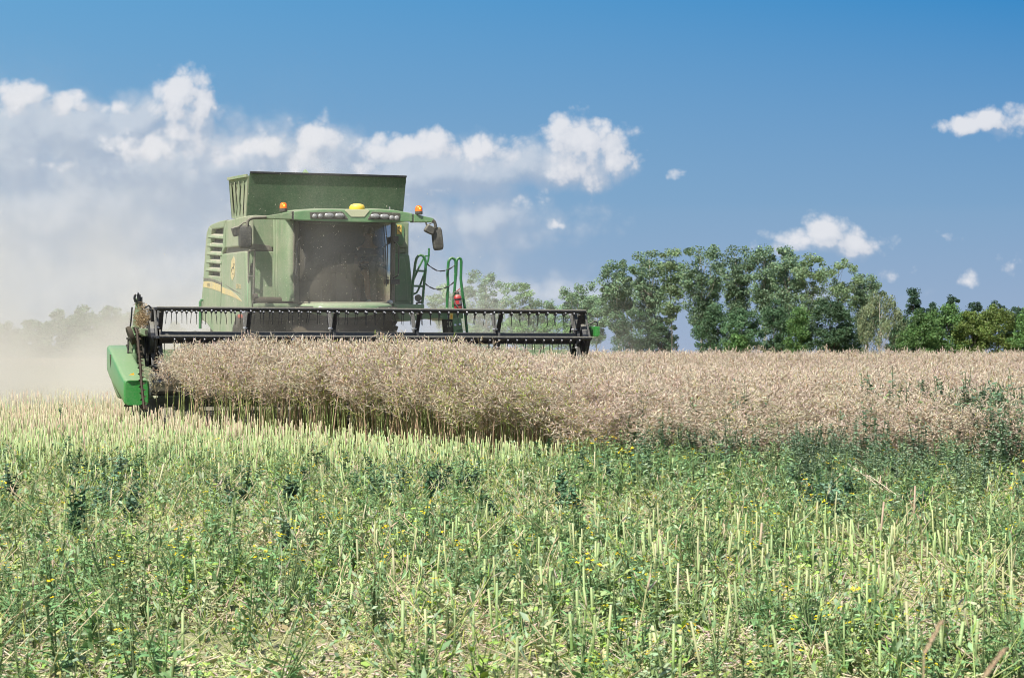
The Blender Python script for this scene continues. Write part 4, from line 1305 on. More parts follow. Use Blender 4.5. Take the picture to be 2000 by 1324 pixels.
# ---- front wall of the body, with ledge, corner panel and step beam
b = MB(); b.prism(LP([(486, 421.5), (500, 420), (545, 424), (545, 483), (487, 486)], y=3.02), (0, .06, 0))
fw = part(b, 'front_wall', m_green_body, bevel=.02)
b = MB(); b.prism(LP([(487, 477), (500, 476), (528, 480), (533, 488), (530, 491), (487, 487)], y=2.99), (0, .02, 0))
part(b, 'ledge', m_plastic_dusty, fw, bevel=.008)
b = MB(); b.prism(LP([(489, 490), (545, 491), (546, 588), (489, 588)], y=2.98), (0, .08, 0))
lw = part(b, 'front_door', m_green_body, bevel=.02)
b = MB(); b.tube(LP([(485, 489), (485.5, 596)], y=2.90), .012, 8); b.tube(LP([(486, 490), (497, 489), (497.5, 492), (494.5, 588)], y=2.86), .017, 8)
b.bar(L(485, 539, y=2.88), L(495, 539, y=2.86), .03, .02); b.bar(L(485, 590, y=2.88), L(494, 590, y=2.86), .04, .06)
part(b, 'hinge_post', m_plastic_dusty, lw)
b = MB(); b.box(*[tuple(v) for v in (L(490, 533, y=2.95), L(494, 514, y=2.97))])
part(b, 'latch', m_plastic, lw, bevel=.004)
# the curved corner panel between the wall and the cab
def cornerp(u, v):
    pxl = 535 + 3.5 * math.sin(v * 3.0) - 7 * v + 3 * v * v + (6 * max(0, v - .75) ** 1.0 * 4)
    pxr = 574 - 6 * v + 4 * v * v + 2.5 * v ** 3
    if v < .2: pxl = pxl
    px = pxl + (pxr - pxl) * u
    py = 425 + 163 * v
    yy = 2.98 - .62 * math.sin(min(1, u * 1.1) * math.pi / 2) - .06 * math.sin(v * math.pi)
    return L(px, py, y=yy)
b = surf(cornerp, 14, 18, thick=(.02, .05, 0))
cp = part(b, 'corner_panel', m_green_body, smooth=True)
b = MB(); b.tube([cornerp(.16, j / 20) + Vector((-.0, -.012, 0)) for j in range(21)], .022, 8); b.tube([cornerp(.03, j / 20) + Vector((0, -.012, 0)) for j in range(21)], .03, 8)
part(b, 'ridge', m_green_body, cp, smooth=True)
b = MB(); b.tube([cornerp(1, j / 20) + Vector((.01, -.008, 0)) for j in range(20)], .014, 6)
part(b, 'seal', m_rubber, cp)
b = MB(); b.box((-1.26, 2.45, L(520, 600, y=2.5).z), (L(585, 600, y=2.4).x, 3.05, L(520, 592.5, y=2.5).z))
part(b, 'step_beam', m_green_body, bevel=.012)
b = MB(); b.tube([L(500, 586, y=2.75), L(584, 586.5, y=2.6)], .05, 10)
b.tube([L(494, 580, y=2.75), L(503, 580, y=2.75)], .055, 12)
part(b, 'exhaust_pipe', m_grime)
b = MB(); b.box(*[tuple(v) for v in (L(465, 621, y=2.9), L(479, 614, y=2.94))])
part(b, 'reflector', m_redlamp, bevel=.01)

# ---- right of the cab: panels with decal
b = MB(); b.prism(LP([(768, 431), (799, 434.5), (797, 484), (768, 484)], y=3.02), (0, .06, 0))
rp = part(b, 'grain_tank_hatch', m_green_body, bevel=.02)
b = MB(); b.prism(LP([(770, 438), (785, 438), (789, 441), (790, 472), (787, 479), (770, 480)], y=3.0), (0, .03, 0))
part(b, 'hatch_cover', m_green, rp, bevel=.012)
b = MB(); b.prism(LP([(775.4, 439.2), (784.3, 439.6), (783.9, 457.2), (775.2, 457.4)], y=2.985), (0, .008, 0))
dc = part(b, 'warning_decal', m_decal, rp)
b = MB()
for p_, q_ in (((777.4, 445.6), (779.6, 441.2)), ((779.6, 441.2), (782, 445.6)), ((777.4, 445.6), (782, 445.6)), ((776.6, 449), (782.0, 454.4))):
    b.bar(L(*p_, y=2.98), L(*q_, y=2.98), .008, .004, up=(0, 1, 0))
b.bar(L(781.6, 454, y=2.98), L(783, 455.6, y=2.98), .022, .004, up=(0, 1, 0))
part(b, 'warning_symbol', m_ink, dc)
b = MB(); b.prism(LP([(768, 484), (794, 484.5), (793, 494.5), (768, 494.5)], y=3.06), (0, .05, 0))
part(b, 'hatch_bracket', m_green_body, rp, bevel=.01)
b = MB(); b.prism(LP([(766, 494.5), (797, 496), (800, 500), (806, 560), (807, 604), (766, 604)], y=2.99), (0, .08, 0))
rd = part(b, 'cab_side_cover', m_green, bevel=.025)
b = MB(); b.prism(LP([(771, 501.5), (790, 502.5), (794, 520), (798, 588), (771, 588)], y=2.97), (0, .03, 0))
part(b, 'cover_panel', m_green, rd, bevel=.015)

# ---- cab
YW = 2.10
def wind(u, v):
    px = (583 - 2 * v * (1 - v)) * (1 - u) + (765 - 1.5 * v) * u
    py = 431 + 160 * v
    yy = YW + .34 * (2 * u - 1) ** 2 + .05 * (1 - v) - .07 * math.sin(v * math.pi)
    p = L(px, py, y=yy)
    return p
b = surf(wind, 14, 10)
ws = part(b, 'windscreen', m_glass, smooth=True)
# pillars and frame
for u, wd in ((0, .10), (1, .07)):
    b = MB()
    off = Vector((-.035 if u == 0 else .03, .015, 0))
    b.tube([wind(u, j / 10) + off for j in range(11)], wd * .55, 6)
    pl_ = part(b, 'cab_pillar', m_pillar, smooth=True)
b = MB(); b.tube([wind(i / 14, 0) + Vector((0, .0, .02)) for i in range(15)], .05, 6)
part(b, 'windscreen_header', m_dark)
b = MB(); b.tube([wind(i / 14, 1) + Vector((0, .01, -.01)) for i in range(15)], .025, 6)
part(b, 'windscreen_seal', m_rubber)
# bowed bumper skirt under the windscreen
def skirt(u, v):
    a = math.pi * v
    px = 584.6 + (766 - 584.6) * u
    bow = math.sqrt(max(0.0, 1 - (2 * u - 1) ** 6))
    top = 590.2; bot = 606 + 14 * (1 - (2 * u - 1) ** 2)
    py = (top + bot) / 2 - (bot - top) / 2 * math.cos(a) * (0.25 + .75 * bow)
    yy = YW + .30 * (2 * u - 1) ** 2 - .16 * math.sin(a) * (0.3 + .7 * bow) + .05
    return L(px, py, y=yy)
b = surf(skirt, 28, 10, thick=(0, .03, 0))
part(b, 'cab_skirt', m_green, smooth=True)
cx0, cx1 = wind(0, .5).x - .03, wind(1, .5).x + .03
zf = wind(.5, 1).z; zr = wind(.5, 0).z
b = MB(); b.box((cx0, YW + .05, zf - .14), (cx1, 3.75, zf - .06))
part(b, 'cab_floor', m_cabin)
b = MB()
b.box((cx0 + .02, 3.62, zf - .06), (cx1 - .02, 3.66, zf + .75)); b.box((cx0, 2.5, zf - .06), (cx0 + .03, 3.6, zf + .35))
b.box((cx0, 3.55, zf + .75), (cx0 + .12, 3.66, zr + .05)); b.box((cx1 - .12, 3.55, zf + .75), (cx1, 3.66, zr + .05)); b.box((cx0 + .12, 3.60, zf + 1.12), (cx1 - .12, 3.66, zr + .05))
part(b, 'cab_rear_wall', m_cabin)
b = MB(); b.prism([(cx1, YW + .5, zf), (cx1, 3.5, zf), (cx1, 3.5, zr), (cx1, YW + .5, zr)], (.008, 0, 0))
part(b, 'side_window', m_sideglass)
b = MB(); b.prism([(cx0, 2.6, zf + .35), (cx0, 3.5, zf + .35), (cx0, 3.5, zr), (cx0, 2.6, zr)], (.008, 0, 0))
part(b, 'side_window', m_sideglass)
# roof with its lamp beam
YR = 1.78
rt = lambda px, py: L(px, py, y=YR)
fasc = [rt(574, 429.5), rt(574, 413.5), rt(590, 411.5), rt(630, 409), rt(668, 409.5), rt(688, 410), rt(704, 410), rt(740, 409), rt(770, 410.5), rt(806, 417), rt(806, 433.5), rt(770, 434), rt(720, 434.5), rt(690, 434), rt(640, 432.5), rt(600, 431)]
b = MB()
back = [Vector((p.x * .97 + .0, 3.7, p.z + (.03 if i in range(1, 10) else .05))) for i, p in enumerate(fasc)]
midr = [Vector((p.x, 2.3, p.z + (.05 if i in range(1, 10) else .03))) for i, p in enumerate(fasc)]
b.loft([fasc, midr, back])
roof = part(b, 'cab_roof', m_green, bevel=.016)
def recess(pts, nm):
    b = MB(); b.prism([L(*p, y=YR - .012) for p in pts], (0, .03, 0))
    return part(b, nm, m_lampbox, roof, bevel=.008)
recess([(605, 414.5), (668, 413.2), (672, 416), (680, 428), (640, 428), (606, 427)], 'lamp_panel')
recess([(727, 413.6), (782, 416), (781, 429.5), (718, 428.6)], 'lamp_panel')
b = MB(); b.prism([L(*p, y=YR - .01) for p in ((676, 409.2), (718, 409.2), (722, 412), (712, 424), (686, 424), (674, 412))], (0, .02, 0))
part(b, 'roof_badge_plate', m_cream, roof, bevel=.006)
for px, py, rx, rz in ((614.3, 422.7, .034, .034), (625.6, 422.5, .034, .034), (642.8, 421.3, .066, .036), (663, 421.5, .066, .036),
                       (732.6, 422.7, .066, .036), (750.7, 423.4, .066, .036), (764.9, 425.8, .036, .036), (774.7, 426.4, .036, .036)):
    b = MB()
    M = Matrix.Translation(L(px, py, y=YR - .02)) @ Matrix.Rotation(R(90), 4, 'X') @ Matrix.Diagonal((rx, rz, 1, 1))
    b.lathe([(1.12, -.01), (1.12, .014), (.98, .02), (.7, .030), (.02, .034)], 18, M)
    part(b, 'work_lamp', m_lens, roof, smooth=True)
b = MB()
dm = L(697.5, 411, y=YR + .18)
M = Matrix.Translation(dm)
b.lathe([(.118, .0), (.124, .03), (.120, .06), (.10, .085), (.06, .1), (.01, .105)], 22, M)
dome = part(b, 'receiver_dome', m_yellow, smooth=True)
b = MB(); b.lathe([(.085, -.06), (.112, -.04), (.112, .0), (.09, .0)], 20, M)
part(b, 'receiver_base', m_green, dome)
b = MB(); b.tube([L(761, 411, y=2.3), L(761, 404, y=2.3)], .012, 6); b.tube([L(768, 412, y=2.3), L(768, 409, y=2.3)], .01, 6)
part(b, 'antenna', m_lens, roof)

def beacon(px, py, y):
    c = L(px, py, y=y)
    b = MB(); M = Matrix.Translation(c)
    b.lathe([(.058, .048), (.058, .09), (.052, .118), (.036, .138), (.01, .146)], 20, M)
    bc = part(b, 'beacon', m_amber, smooth=True)
    b = MB(); b.lathe([(.045, 0), (.06, .01), (.06, .05), (.05, .052)], 20, M); part(b, 'beacon_base', m_plastic, bc)
    b = MB(); b.sphere(c + Vector((0, -.045, .09)), .02, 8, sc_=(1, .8, 1)); part(b, 'flash_bulb', m_flash, bc)
beacon(553.6, 414, YR + .08)
beacon(818, 419.5, YR + .02)
# roof arms and mirrors
b = MB()
b.loft([[rt(570.5, 413.8), rt(570.5, 428.5), rt(570.5, 428.5) + Vector((0, .16, 0)), rt(570.5, 413.8) + Vector((0, .16, 0))],
        [rt(518, 422), rt(520, 427.6), rt(520, 427.6) + Vector((0, .12, 0)), rt(518, 422) + Vector((0, .12, 0))]])
part(b, 'roof_arm', m_green_body, bevel=.01)
b = MB()
b.loft([[rt(808.5, 418), rt(808.5, 433.8), rt(808.5, 433.8) + Vector((0, .18, 0)), rt(808.5, 418) + Vector((0, .18, 0))],
        [rt(847.5, 426.5), rt(845, 434.2), rt(845, 434.2) + Vector((0, .12, 0)), rt(847.5, 426.5) + Vector((0, .12, 0))]])
part(b, 'roof_arm', m_green, bevel=.01)
b = MB(); b.box((rt(570, 420).x - .0, YR + .01, rt(572, 430).z), (rt(574.5, 420).x, YR + .14, rt(572, 413).z)); b.box((rt(805.5, 420).x, YR + .01, rt(807, 434).z), (rt(809, 420).x, YR + .14, rt(807, 418).z))
part(b, 'arm_hinge', m_plastic)
def pill(cx, cy_, w, h, d, y, tilt=0.0, nm='mirror', mat=None, yaw=0.0, taper=1.0):
    """a mirror housing: rounded box w x h x d"""
    c = L(cx, cy_, y=y)
    M = Matrix.Translation(c) @ Matrix.Rotation(yaw, 4, 'Z') @ Matrix.Rotation(tilt, 4, 'Y')
    rings = []
    for yy, s in ((-d * .5, .80), (-d * .38, .94), (-d * .1, 1.0), (d * .35, 1.0), (d * .5, .93)):
        ring = []
        for k_ in range(28):
            a = 2 * math.pi * k_ / 28
            ex = .38
            ca, sa = math.cos(a), math.sin(a)
            xx = math.copysign(abs(ca) ** ex, ca) * w / 2 * s
            zz = math.copysign(abs(sa) ** ex, sa) * h / 2 * s
            xx *= 1 + (taper - 1) * (zz / h + .5)
            ring.append(M @ Vector((xx, yy, zz)))
        rings.append(ring)
    b = MB(); b.loft(rings)
    return part(b, nm, mat or m_plastic, smooth=True)
mr = pill(479, 462.5, .20, .36, .12, YR + .04, 0.0, 'mirror', m_plastic)
pill(461.5, 452, .13, .15, .09, YR + .10, R(-18), 'wide_angle_mirror', m_plastic)
b = MB(); b.tube([rt(520, 424.5), rt(495, 425.5), rt(488, 427.5), rt(484, 432), rt(482.5, 444)], .026, 10); b.tube([rt(484, 433), rt(475, 436), rt(466, 443)], .012, 8)
part(b, 'mirror_arm', m_plastic_dusty, mr, smooth=True)
mr = pill(854.5, 466.5, .165, .365, .10, YR + .04, R(-6.5), 'mirror', m_plastic)
pill(839.5, 448.5, .17, .13, .09, YR - .01, R(24), 'wide_angle_mirror', m_plastic, taper=.8)
b = MB(); b.tube([rt(845, 430), rt(849, 434), rt(850.5, 440), rt(851, 446)], .026, 10); b.tube([rt(832, 434), rt(833, 439), rt(836, 443)], .014, 8); b.tube([rt(834, 440), rt(846, 434.5)], .009, 8)
part(b, 'mirror_arm', m_plastic, mr, smooth=True)
# grab handles by the windscreen, wiper
b = MB(); b.tube([wind(0, .25) + Vector((.03, -.05, .06)), L(581, 472, y=YW - .02), L(579.5, 500, y=YW - .03), L(578, 535, y=YW - .03), L(582, 541, y=YW - .02), wind(0, .72) + Vector((.02, -.02, 0))], .012, 8)
part(b, 'grab_handle', m_plastic)
b = MB(); b.tube([L(770, 473, y=YW + .3), L(775, 476, y=YW + .2), L(779, 482, y=YW + .15), L(778.5, 530, y=YW + .15), L(777, 538, y=YW + .15), L(768, 543, y=YW + .25)], .012, 8)
b.box(*[tuple(v) for v in (L(768, 472, y=YW + .25), L(776, 462, y=YW + .33))]); b.box(*[tuple(v) for v in (L(764, 555, y=YW + .18), L(778, 546, y=YW + .26))])
part(b, 'grab_handle', m_plastic)
b = MB(); b.tube([wind(.93, .05) + Vector((0, -.03, 0)), wind(.955, .35) + Vector((0, -.03, 0)), wind(.945, .8) + Vector((0, -.03, 0))], .008, 6)
part(b, 'wiper', m_plastic)

# ---- seat, steering column, console, screen inside the cab
SX = L(722, 500, y=3.0).x
b = MB(); b.box((SX - .25, 2.85, zf + .30), (SX + .25, 3.32, zf + .42)); b.box((SX - .23, 3.26, zf + .40), (SX + .23, 3.38, zf + .98)); b.box((SX - .13, 3.29, zf + 1.0), (SX + .13, 3.37, zf + 1.18))
b.box((SX - .18, 2.95, zf - .06), (SX + .18, 3.25, zf + .30))
part(b, 'driver_seat', m_seat, bevel=.04)
sw = Vector((SX - .08, 2.55, zf + .66))
b = MB(); b.bar((SX - .08, 2.38, zf - .06), sw, .09, .08)
st = part(b, 'steering_column', m_plastic, bevel=.015)
b = MB()
Msw = Matrix.Translation(sw) @ Matrix.Rotation(R(-32), 4, 'X')
b.tube([Msw @ Vector((.19 * math.cos(a), .19 * math.sin(a), 0)) for a in [2 * math.pi * k_ / 28 for k_ in range(28)]], .015, 8, closed=True)
for k_ in range(3):
    a = 2 * math.pi * k_ / 3 + .5
    b.tube([Msw @ Vector((0, 0, 0)), Msw @ Vector((.19 * math.cos(a), .19 * math.sin(a), 0))], .012, 6)
part(b, 'steering_wheel', m_plastic, st)
b = MB(); b.box((SX - .62, 2.75, zf - .06), (SX - .36, 3.5, zf + .50)); b.box((SX - .58, 2.62, zf + .62), (SX - .34, 2.66, zf + .80)); b.box((SX - .47, 2.64, zf + .4), (SX - .44, 2.67, zf + .62))
part(b, 'console', m_cabin, bevel=.02)
b = MB(); b.box((cx0 + .1, 3.0, zf - .06), (cx0 + .55, 3.55, zf + .40)); b.box((cx0 + .1, 3.45, zf + .4), (cx0 + .52, 3.57, zf + .85))
part(b, 'passenger_seat', m_cabin, bevel=.04)

# ---- feeder house, fender and ladder platform on the far front corner
b = MB()
b.loft([[Vector((-.72, 2.9, 1.62)), Vector((.72, 2.9, 1.62)), Vector((.72, 2.9, .95)), Vector((-.72, 2.9, .95))],
        [Vector((-.70, .95, 1.02)), Vector((.70, .95, 1.02)), Vector((.70, .95, .35)), Vector((-.70, .95, .35))]])
part(b, 'feeder_house', m_grime, bevel=.03)
b = MB(); b.prism(LP([(478, 604), (786, 606), (779, 625), (770, 642), (774, 662), (776, 690), (470, 690), (462, 640), (470, 616)], y=3.3), (0, .4, 0))
part(b, 'axle_housing', m_grime, bevel=.03)
b = MB(); b.prism(LP([(769, 594), (829, 594.5), (829, 605), (769, 605)], y=2.5), (0, .7, 0))
pf = part(b, 'platform_fascia', m_green, bevel=.012)
b = MB(); b.prism(LP([(774, 606), (905, 606.5), (905, 622), (885, 624), (878, 625.5), (870, 623.5), (858, 621.5), (842, 621.5), (826, 623.5), (815, 626), (796, 627), (780, 624)], y=2.7), (0, .8, 0))
fn = part(b, 'fender', m_green, bevel=.012)
b = MB(); b.prism(LP([(772, 603.5), (910, 604.5), (910, 607), (772, 606.2)], y=2.6), (0, 1.0, 0))
part(b, 'walkway', m_steel, bevel=.004)
b = MB(); b.prism(LP([(884, 622), (901, 620), (906, 660), (888, 662)], y=2.62), (0, .3, 0))
lg = part(b, 'ladder_stanchion', m_green, bevel=.01)
b = MB(); b.prism(LP([(873, 624), (886, 622), (889, 662), (876, 664)], y=2.66), (0, .3, 0))
part(b, 'stanchion_cheek', m_dark, lg)
b = MB()
for px, py in ((888.8, 635.0), (897.9, 633.8)):
    b.lathe([(.02, 0), (.02, .015), (.004, .02)], 10, Matrix.Translation(L(px, py, y=2.615)) @ Matrix.Rotation(R(90), 4, 'X'))
b.lathe([(.018, 0), (.018, .012), (.004, .016)], 10, Matrix.Translation(L(875.5, 618.5, y=2.69)) @ Matrix.Rotation(R(90), 4, 'X'))
part(b, 'bolt', m_bolt, lg)
b = MB(); b.bar(L(892, 645.6, y=2.61), L(902.5, 644.6, y=2.61), .018, .01)
part(b, 'seam', m_dark, lg)
b = MB()
for k_ in range(3):
    x0 = 874.0 + k_ * 3.0
    b.tube(LP([(x0, 627.5), (x0 + 1.2, 630), (x0 + 1.6, 632.5), (x0 + 1.2, 635.5), (x0, 638.5)], y=2.652), .006, 5)
part(b, 'vibration_symbol', m_cream, lg)
b = MB(); b.prism(LP([(878.5, 611.5), (885.2, 611.8), (884.8, 623.6), (878.2, 623.2)], y=2.60), (0, .008, 0))
dc = part(b, 'safety_decal', m_decal, fn)
b = MB(); b.bar(L(881.9, 615.5, y=2.596), L(881.7, 621, y=2.596), .025, .004, up=(0, 1, 0))
part(b, 'pictogram', m_orange, dc)
# ladder side rail
YL = 2.75
q = lambda pts, y=YL: LP(pts, y=y)
b = MB()
b.tube(q([(805, 594), (805.5, 560), (807.6, 543), (811, 515), (813.5, 505), (817, 500), (821.5, 498.2), (826, 500), (830, 505.5), (831.6, 513), (831, 530), (828.2, 555), (826.5, 575), (824.6, 594)]), .022, 8)
b.tube(q([(811.5, 529), (829, 529.5)]), .017, 6); b.tube(q([(807, 558.5), (827, 559)]), .017, 6)
lr = part(b, 'ladder_rail', m_rail, smooth=True)
b = MB()
b.tube(q([(808.5, 545), (818, 523), (828, 503), (831, 500), (837.6, 499.8), (838, 485)], YL + .3), .017, 6)
b.tube(q([(837.8, 497), (836.5, 508), (833, 518)], YL + .3), .017, 6)
b.tube(q([(831, 528), (820, 559), (817, 566), (813.5, 572), (807, 574.5)], YL + .3), .017, 6)
part(b, 'handrail', m_rail, smooth=True)
b = MB(); b.tube(q([(814, 604), (814, 592), (822, 590)]), .02, 6)
b.lathe([(.02, .06), (.05, .04), (.058, 0), (.05, -.012), (.01, -.02)], 16, Matrix.Translation(L(816.8, 582, y=YL - .1)) @ Matrix.Rotation(R(-80), 4, 'X'))
part(b, 'ladder_lamp', m_plastic_dusty, smooth=True)
b = MB()
YH = 2.9
for pts in ([(873, 606), (874, 575), (875.3, 556), (874, 535), (876, 511), (878.5, 506), (883, 504), (887.5, 506), (890, 511), (889.5, 545), (887, 575), (885, 606)],
            [(890.6, 540), (891.5, 511), (893.5, 506), (897, 504), (900, 506), (901, 511), (900, 545), (903.5, 575), (907.5, 600), (913.5, 662)]):
    b.tube(q(pts, YH), .023, 8)
for px in (873, 885):
    b.lathe([(.05, -.03), (.05, .0), (.03, .03)], 10, Matrix.Translation(L(px, 605, y=YH)))
part(b, 'handrail', m_rail, smooth=True)
def chain(pts, y0, y1):
    b = MB()
    P = [L(px, py, y=y0 + (y1 - y0) * i / (len(pts) - 1)) for i, (px, py) in enumerate(pts)]
    d = [P[0]]
    for i in range(len(P) - 1):
        n = max(1, int((P[i+1] - P[i]).length / .045))
        d += [P[i].lerp(P[i+1], (k_ + 1) / n) for k_ in range(n)]
    for i in range(len(d) - 1):
        a, c = d[i], d[i+1]
        b.bar(a.lerp(c, -.12), a.lerp(c, 1.12), .02 if i % 2 else .009, .009 if i % 2 else .02)
    part(b, 'chain', m_black)
chain([(832, 513), (838, 519), (845, 524), (852, 528), (860, 529.8), (868, 528.8), (876, 526.5), (882, 523), (888, 518)], YL, YH)
chain([(828.5, 552), (834, 557), (840, 561), (847, 564), (854, 565.4), (861, 564.8), (868, 562.8), (875, 560), (882, 555), (888, 550)], YL, YH)

# ================================================================== header: reel
RZ, RR = 1.30, 0.47
XW = 3.17
b = MB()
hexr = .098
hx = lambda x, r_: [Vector((x, -r_ * math.cos(R(60) * k_), RZ + r_ * math.sin(R(60) * k_))) for k_ in range(6)]
b.loft([hx(-XW, hexr), hx(XW, hexr)])
part(b, 'reel_tube', m_bluish, bevel=.008)
XSP = [-XW + .02 + k_ * (2 * XW - .04) / 5 for k_ in range(6)]
for si, x in enumerate(XSP):
    b = MB()
    b.lathe([(.12, -.02), (.14, -.02), (.14, .02), (.12, .02)], 18, Matrix.Translation((x, 0, RZ)) @ Matrix.Rotation(R(90), 4, 'Y'))
    for k_ in range(6):
        a = R(60) * k_
        d = Vector((0, -math.cos(a), math.sin(a)))
        b.bar(Vector((x, 0, RZ)) + d * .1, Vector((x, 0, RZ)) + d * RR, .022, .062, up=(1, 0, 0))
    if si in (0, 5):
        s = -1 if si == 0 else 1
        for k_ in range(6):
            a = R(60) * k_; a2 = R(60) * (k_ + 1)
            d = Vector((0, -math.cos(a), math.sin(a))); d2 = Vector((0, -math.cos(a2), math.sin(a2)))
            b.bar(Vector((x + s * .09, .10, RZ)) + d * .08, Vector((x + s * .09, .10, RZ)) + d * RR, .03, .075, up=(1, 0, 0))
            b.bar(Vector((x + s * .09, .10, RZ)) + d * RR, Vector((x + s * .09, .10, RZ)) + d2 * RR, .02, .03, up=(1, 0, 0))
            b.bar(Vector((x, 0, RZ)) + d * RR, Vector((x + s * .09, .10, RZ)) + d * RR, .04, .04)
        b.lathe([(.10, -.05), (.24, -.05), (.25, 0), (.24, .05), (.10, .05)], 24, Matrix.Translation((x + s * .10, .06, RZ)) @ Matrix.Rotation(R(90), 4, 'Y'))
    ar = part(b, 'reel_spider', m_bluish, bevel=.004)
    b = MB()
    for k_ in range(6):
        a = R(60) * k_; d = Vector((0, -math.cos(a), math.sin(a)))
        for rr in (.16, .42):
            b.lathe([(.016, 0), (.016, .03), (.004, .034)], 8, Matrix.Translation(Vector((x - .012, 0, RZ)) + d * rr) @ Matrix.Rotation(R(-90), 4, 'Y'))
    part(b, 'bolt', m_bolt, ar)
NT_ = 44
tine_me = None
for k_ in range(6):
    a = R(60) * k_
    c = Vector((0, -RR * math.cos(a), RZ + RR * math.sin(a)))
    b = MB(); b.tube([Vector((-XW - .05, c.y, c.z)), Vector((XW + .05, c.y, c.z))], .029, 10)
    bat = part(b, 'reel_bat', m_black, smooth=True)
    tines = MB(); bolts = MB()
    t0 = len(bpy.data.objects)
    for i in range(NT_):
        x = -XW + .16 + i * (2 * XW - .3) / (NT_ - 1)
        if tine_me is None:
            tb = MB(); tb.box((-.015, -.02, -.058), (.015, .02, -.012)); tb.tube([(0, 0, -.04), (0.004, .01, -.12), (.006, .03, -.215)], [.006, .0052, .004], 5)
            tb.lathe([(.011, 0), (.011, .012), (.003, .016)], 8, Matrix.Translation((0, -.024, -.03)) @ Matrix.Rotation(R(90), 4, 'X'), mi=1)
            tine_me = mesh_from('tine', tb.v, tb.f, [m_black, m_bolt], tb.m)
        if k_ in (1, 2):
            o = link('tine', tine_me, bat)
            o.location = (x, c.y, c.z); o.rotation_euler = (random.gauss(0, .10), random.gauss(0, .07), 0)
        else:
            tines._add([v.co + Vector((x, c.y, c.z)) for v in tine_me.vertices], [tuple(p.vertices) for p in tine_me.polygons], 0)
    if k_ not in (1, 2):
        for i, p in enumerate(tines.f): pass
        mi = []
        for i in range(NT_): mi += [p.material_index for p in tine_me.polygons]
        tines.m = mi
        o = tines.build('tines', [m_black, m_bolt], bat); o['kind'] = 'stuff'

# ---- header trough, auger, knife beam
b = MB()
b.prism([(-3.35, .80, .34), (-3.35, -.45, .13), (-3.35, -.45, .16), (-3.35, .62, .34), (-3.35, .80, .42)], (6.7, 0, 0))
part(b, 'header_floor', m_dark)
b = MB()
b.prism([(-3.35, .81, .33), (-3.35, .95, .34), (-3.35, 1.05, .60), (-3.35, 1.02, 1.12), (-3.35, .95, 1.14), (-3.35, .93, .62), (-3.35, .81, .43)], (6.7, 0, 0))
part(b, 'header_back_wall', m_green_side, bevel=.01)
b = MB(); b.tube([(-3.2, .55, .62), (3.2, .55, .62)], .16, 16)
for i in range(90):
    x0 = -3.15 + i * .07; s = 1 if i < 45 else -1
    a = s * i * .75
    d = Vector((0, math.cos(a), math.sin(a)))
    d2 = Vector((0, math.cos(a + .75 * s), math.sin(a + .75 * s)))
    b._add([Vector((x0, .55, .62)) + d * .15, Vector((x0 + .07, .55, .62)) + d2 * .15, Vector((x0 + .07, .55, .62)) + d2 * .27, Vector((x0, .55, .62)) + d * .27], [(0, 1, 2, 3)])
part(b, 'header_auger', m_steel)
b = MB(); b.box((-3.3, -.52, .10), (3.3, -.42, .15))
for i in range(84):
    x0 = -3.28 + i * .079
    b._add([(x0 - .02, -.5, .115), (x0 + .02, -.5, .115), (x0, -.64, .12), (x0, -.5, .135)], [(0, 1, 2), (0, 2, 3), (1, 3, 2)])
part(b, 'knife_bar', m_steel)

# ---- crop dividers: left one close to the camera, right one mirrored in the crop
def rrect(x0, x1, z0, z1, y, r, n=4, skew=0.0):
    pts = []
    for cx, cz, a0 in ((x1 - r, z1 - r, 0), (x0 + r, z1 - r, 90), (x0 + r, z0 + r, 180), (x1 - r, z0 + r, 270)):
        for k_ in range(n + 1):
            a = R(a0 + 90 * k_ / n)
            z = cz + r * math.sin(a)
            pts.append(Vector((cx + r * math.cos(a), y, z)))
    return pts
def lp2(px, py, y): return L(px, py, y=y)
# cross sections (x0, x1, z0, z1) taken at six stations from the rear to the nose
def station(y, left, right, top, bot):
    a = L(left, (top + bot) / 2, y=y); c = L(right, (top + bot) / 2, y=y)
    return (a.x, c.x, L(left, bot, y=y).z, L(left, top, y=y).z, y)
sts = [station(.95, 208.5, 246, 676, 716), station(.55, 209, 252, 674, 727), station(.15, 214, 258, 684, 741), station(-.35, 223, 268, 704, 757), station(-.85, 236, 283, 732, 780), station(-1.02, 241.5, 291, 741, 791)]
b = MB()
rings = []
for (x0, x1, z0, z1, y) in sts:
    rings.append(rrect(x0, x1, z0, z1, y, .05))
b.loft(rings, caps=False)
n = len(rings[0])
# blunt nose: a vertical edge in front of two faces
x0, x1, z0, z1, y = sts[-1]
nose_t = L(267, 748, y=-1.16); nose_b = L(268, 790, y=-1.16)
nr = []
for v in rings[-1]:
    f = (v.x - x0) / (x1 - x0)
    push = .15 * (1 - abs(2 * f - 1)) ** .9
    nr.append(Vector((x0 + (x1 - x0) * (.06 + .88 * f), v.y - .03 - push, z0 + (v.z - z0) * .97)))
b.loft([rings[-1], nr], caps=False)
b.f.append(tuple(range(len(b.v) - n, len(b.v)))); b.m.append(0)
b._add(rings[0], [tuple(range(n))[::-1]])
m_divider = material('green_divider', (0.014, 0.19, 0.028), 0.34, 0.5, dust=0.10, coat=0.3)
dv = part(b, 'crop_divider', m_divider, smooth=True)
b = MB()
pts = [(210, 700), (215, 736), (222, 758), (228.5, 775), (236, 779.5), (246, 774), (245, 762), (232, 738), (222, 716)]
b.loft([[v + Vector((.02, .02, 0)) for v in LP(pts, y=.30)], LP(pts, y=.35), [v + Vector((.14, .35, .02)) for v in LP(pts, y=.35)]])
part(b, 'rear_shield', m_green_side, dv, bevel=.03, smooth=True)
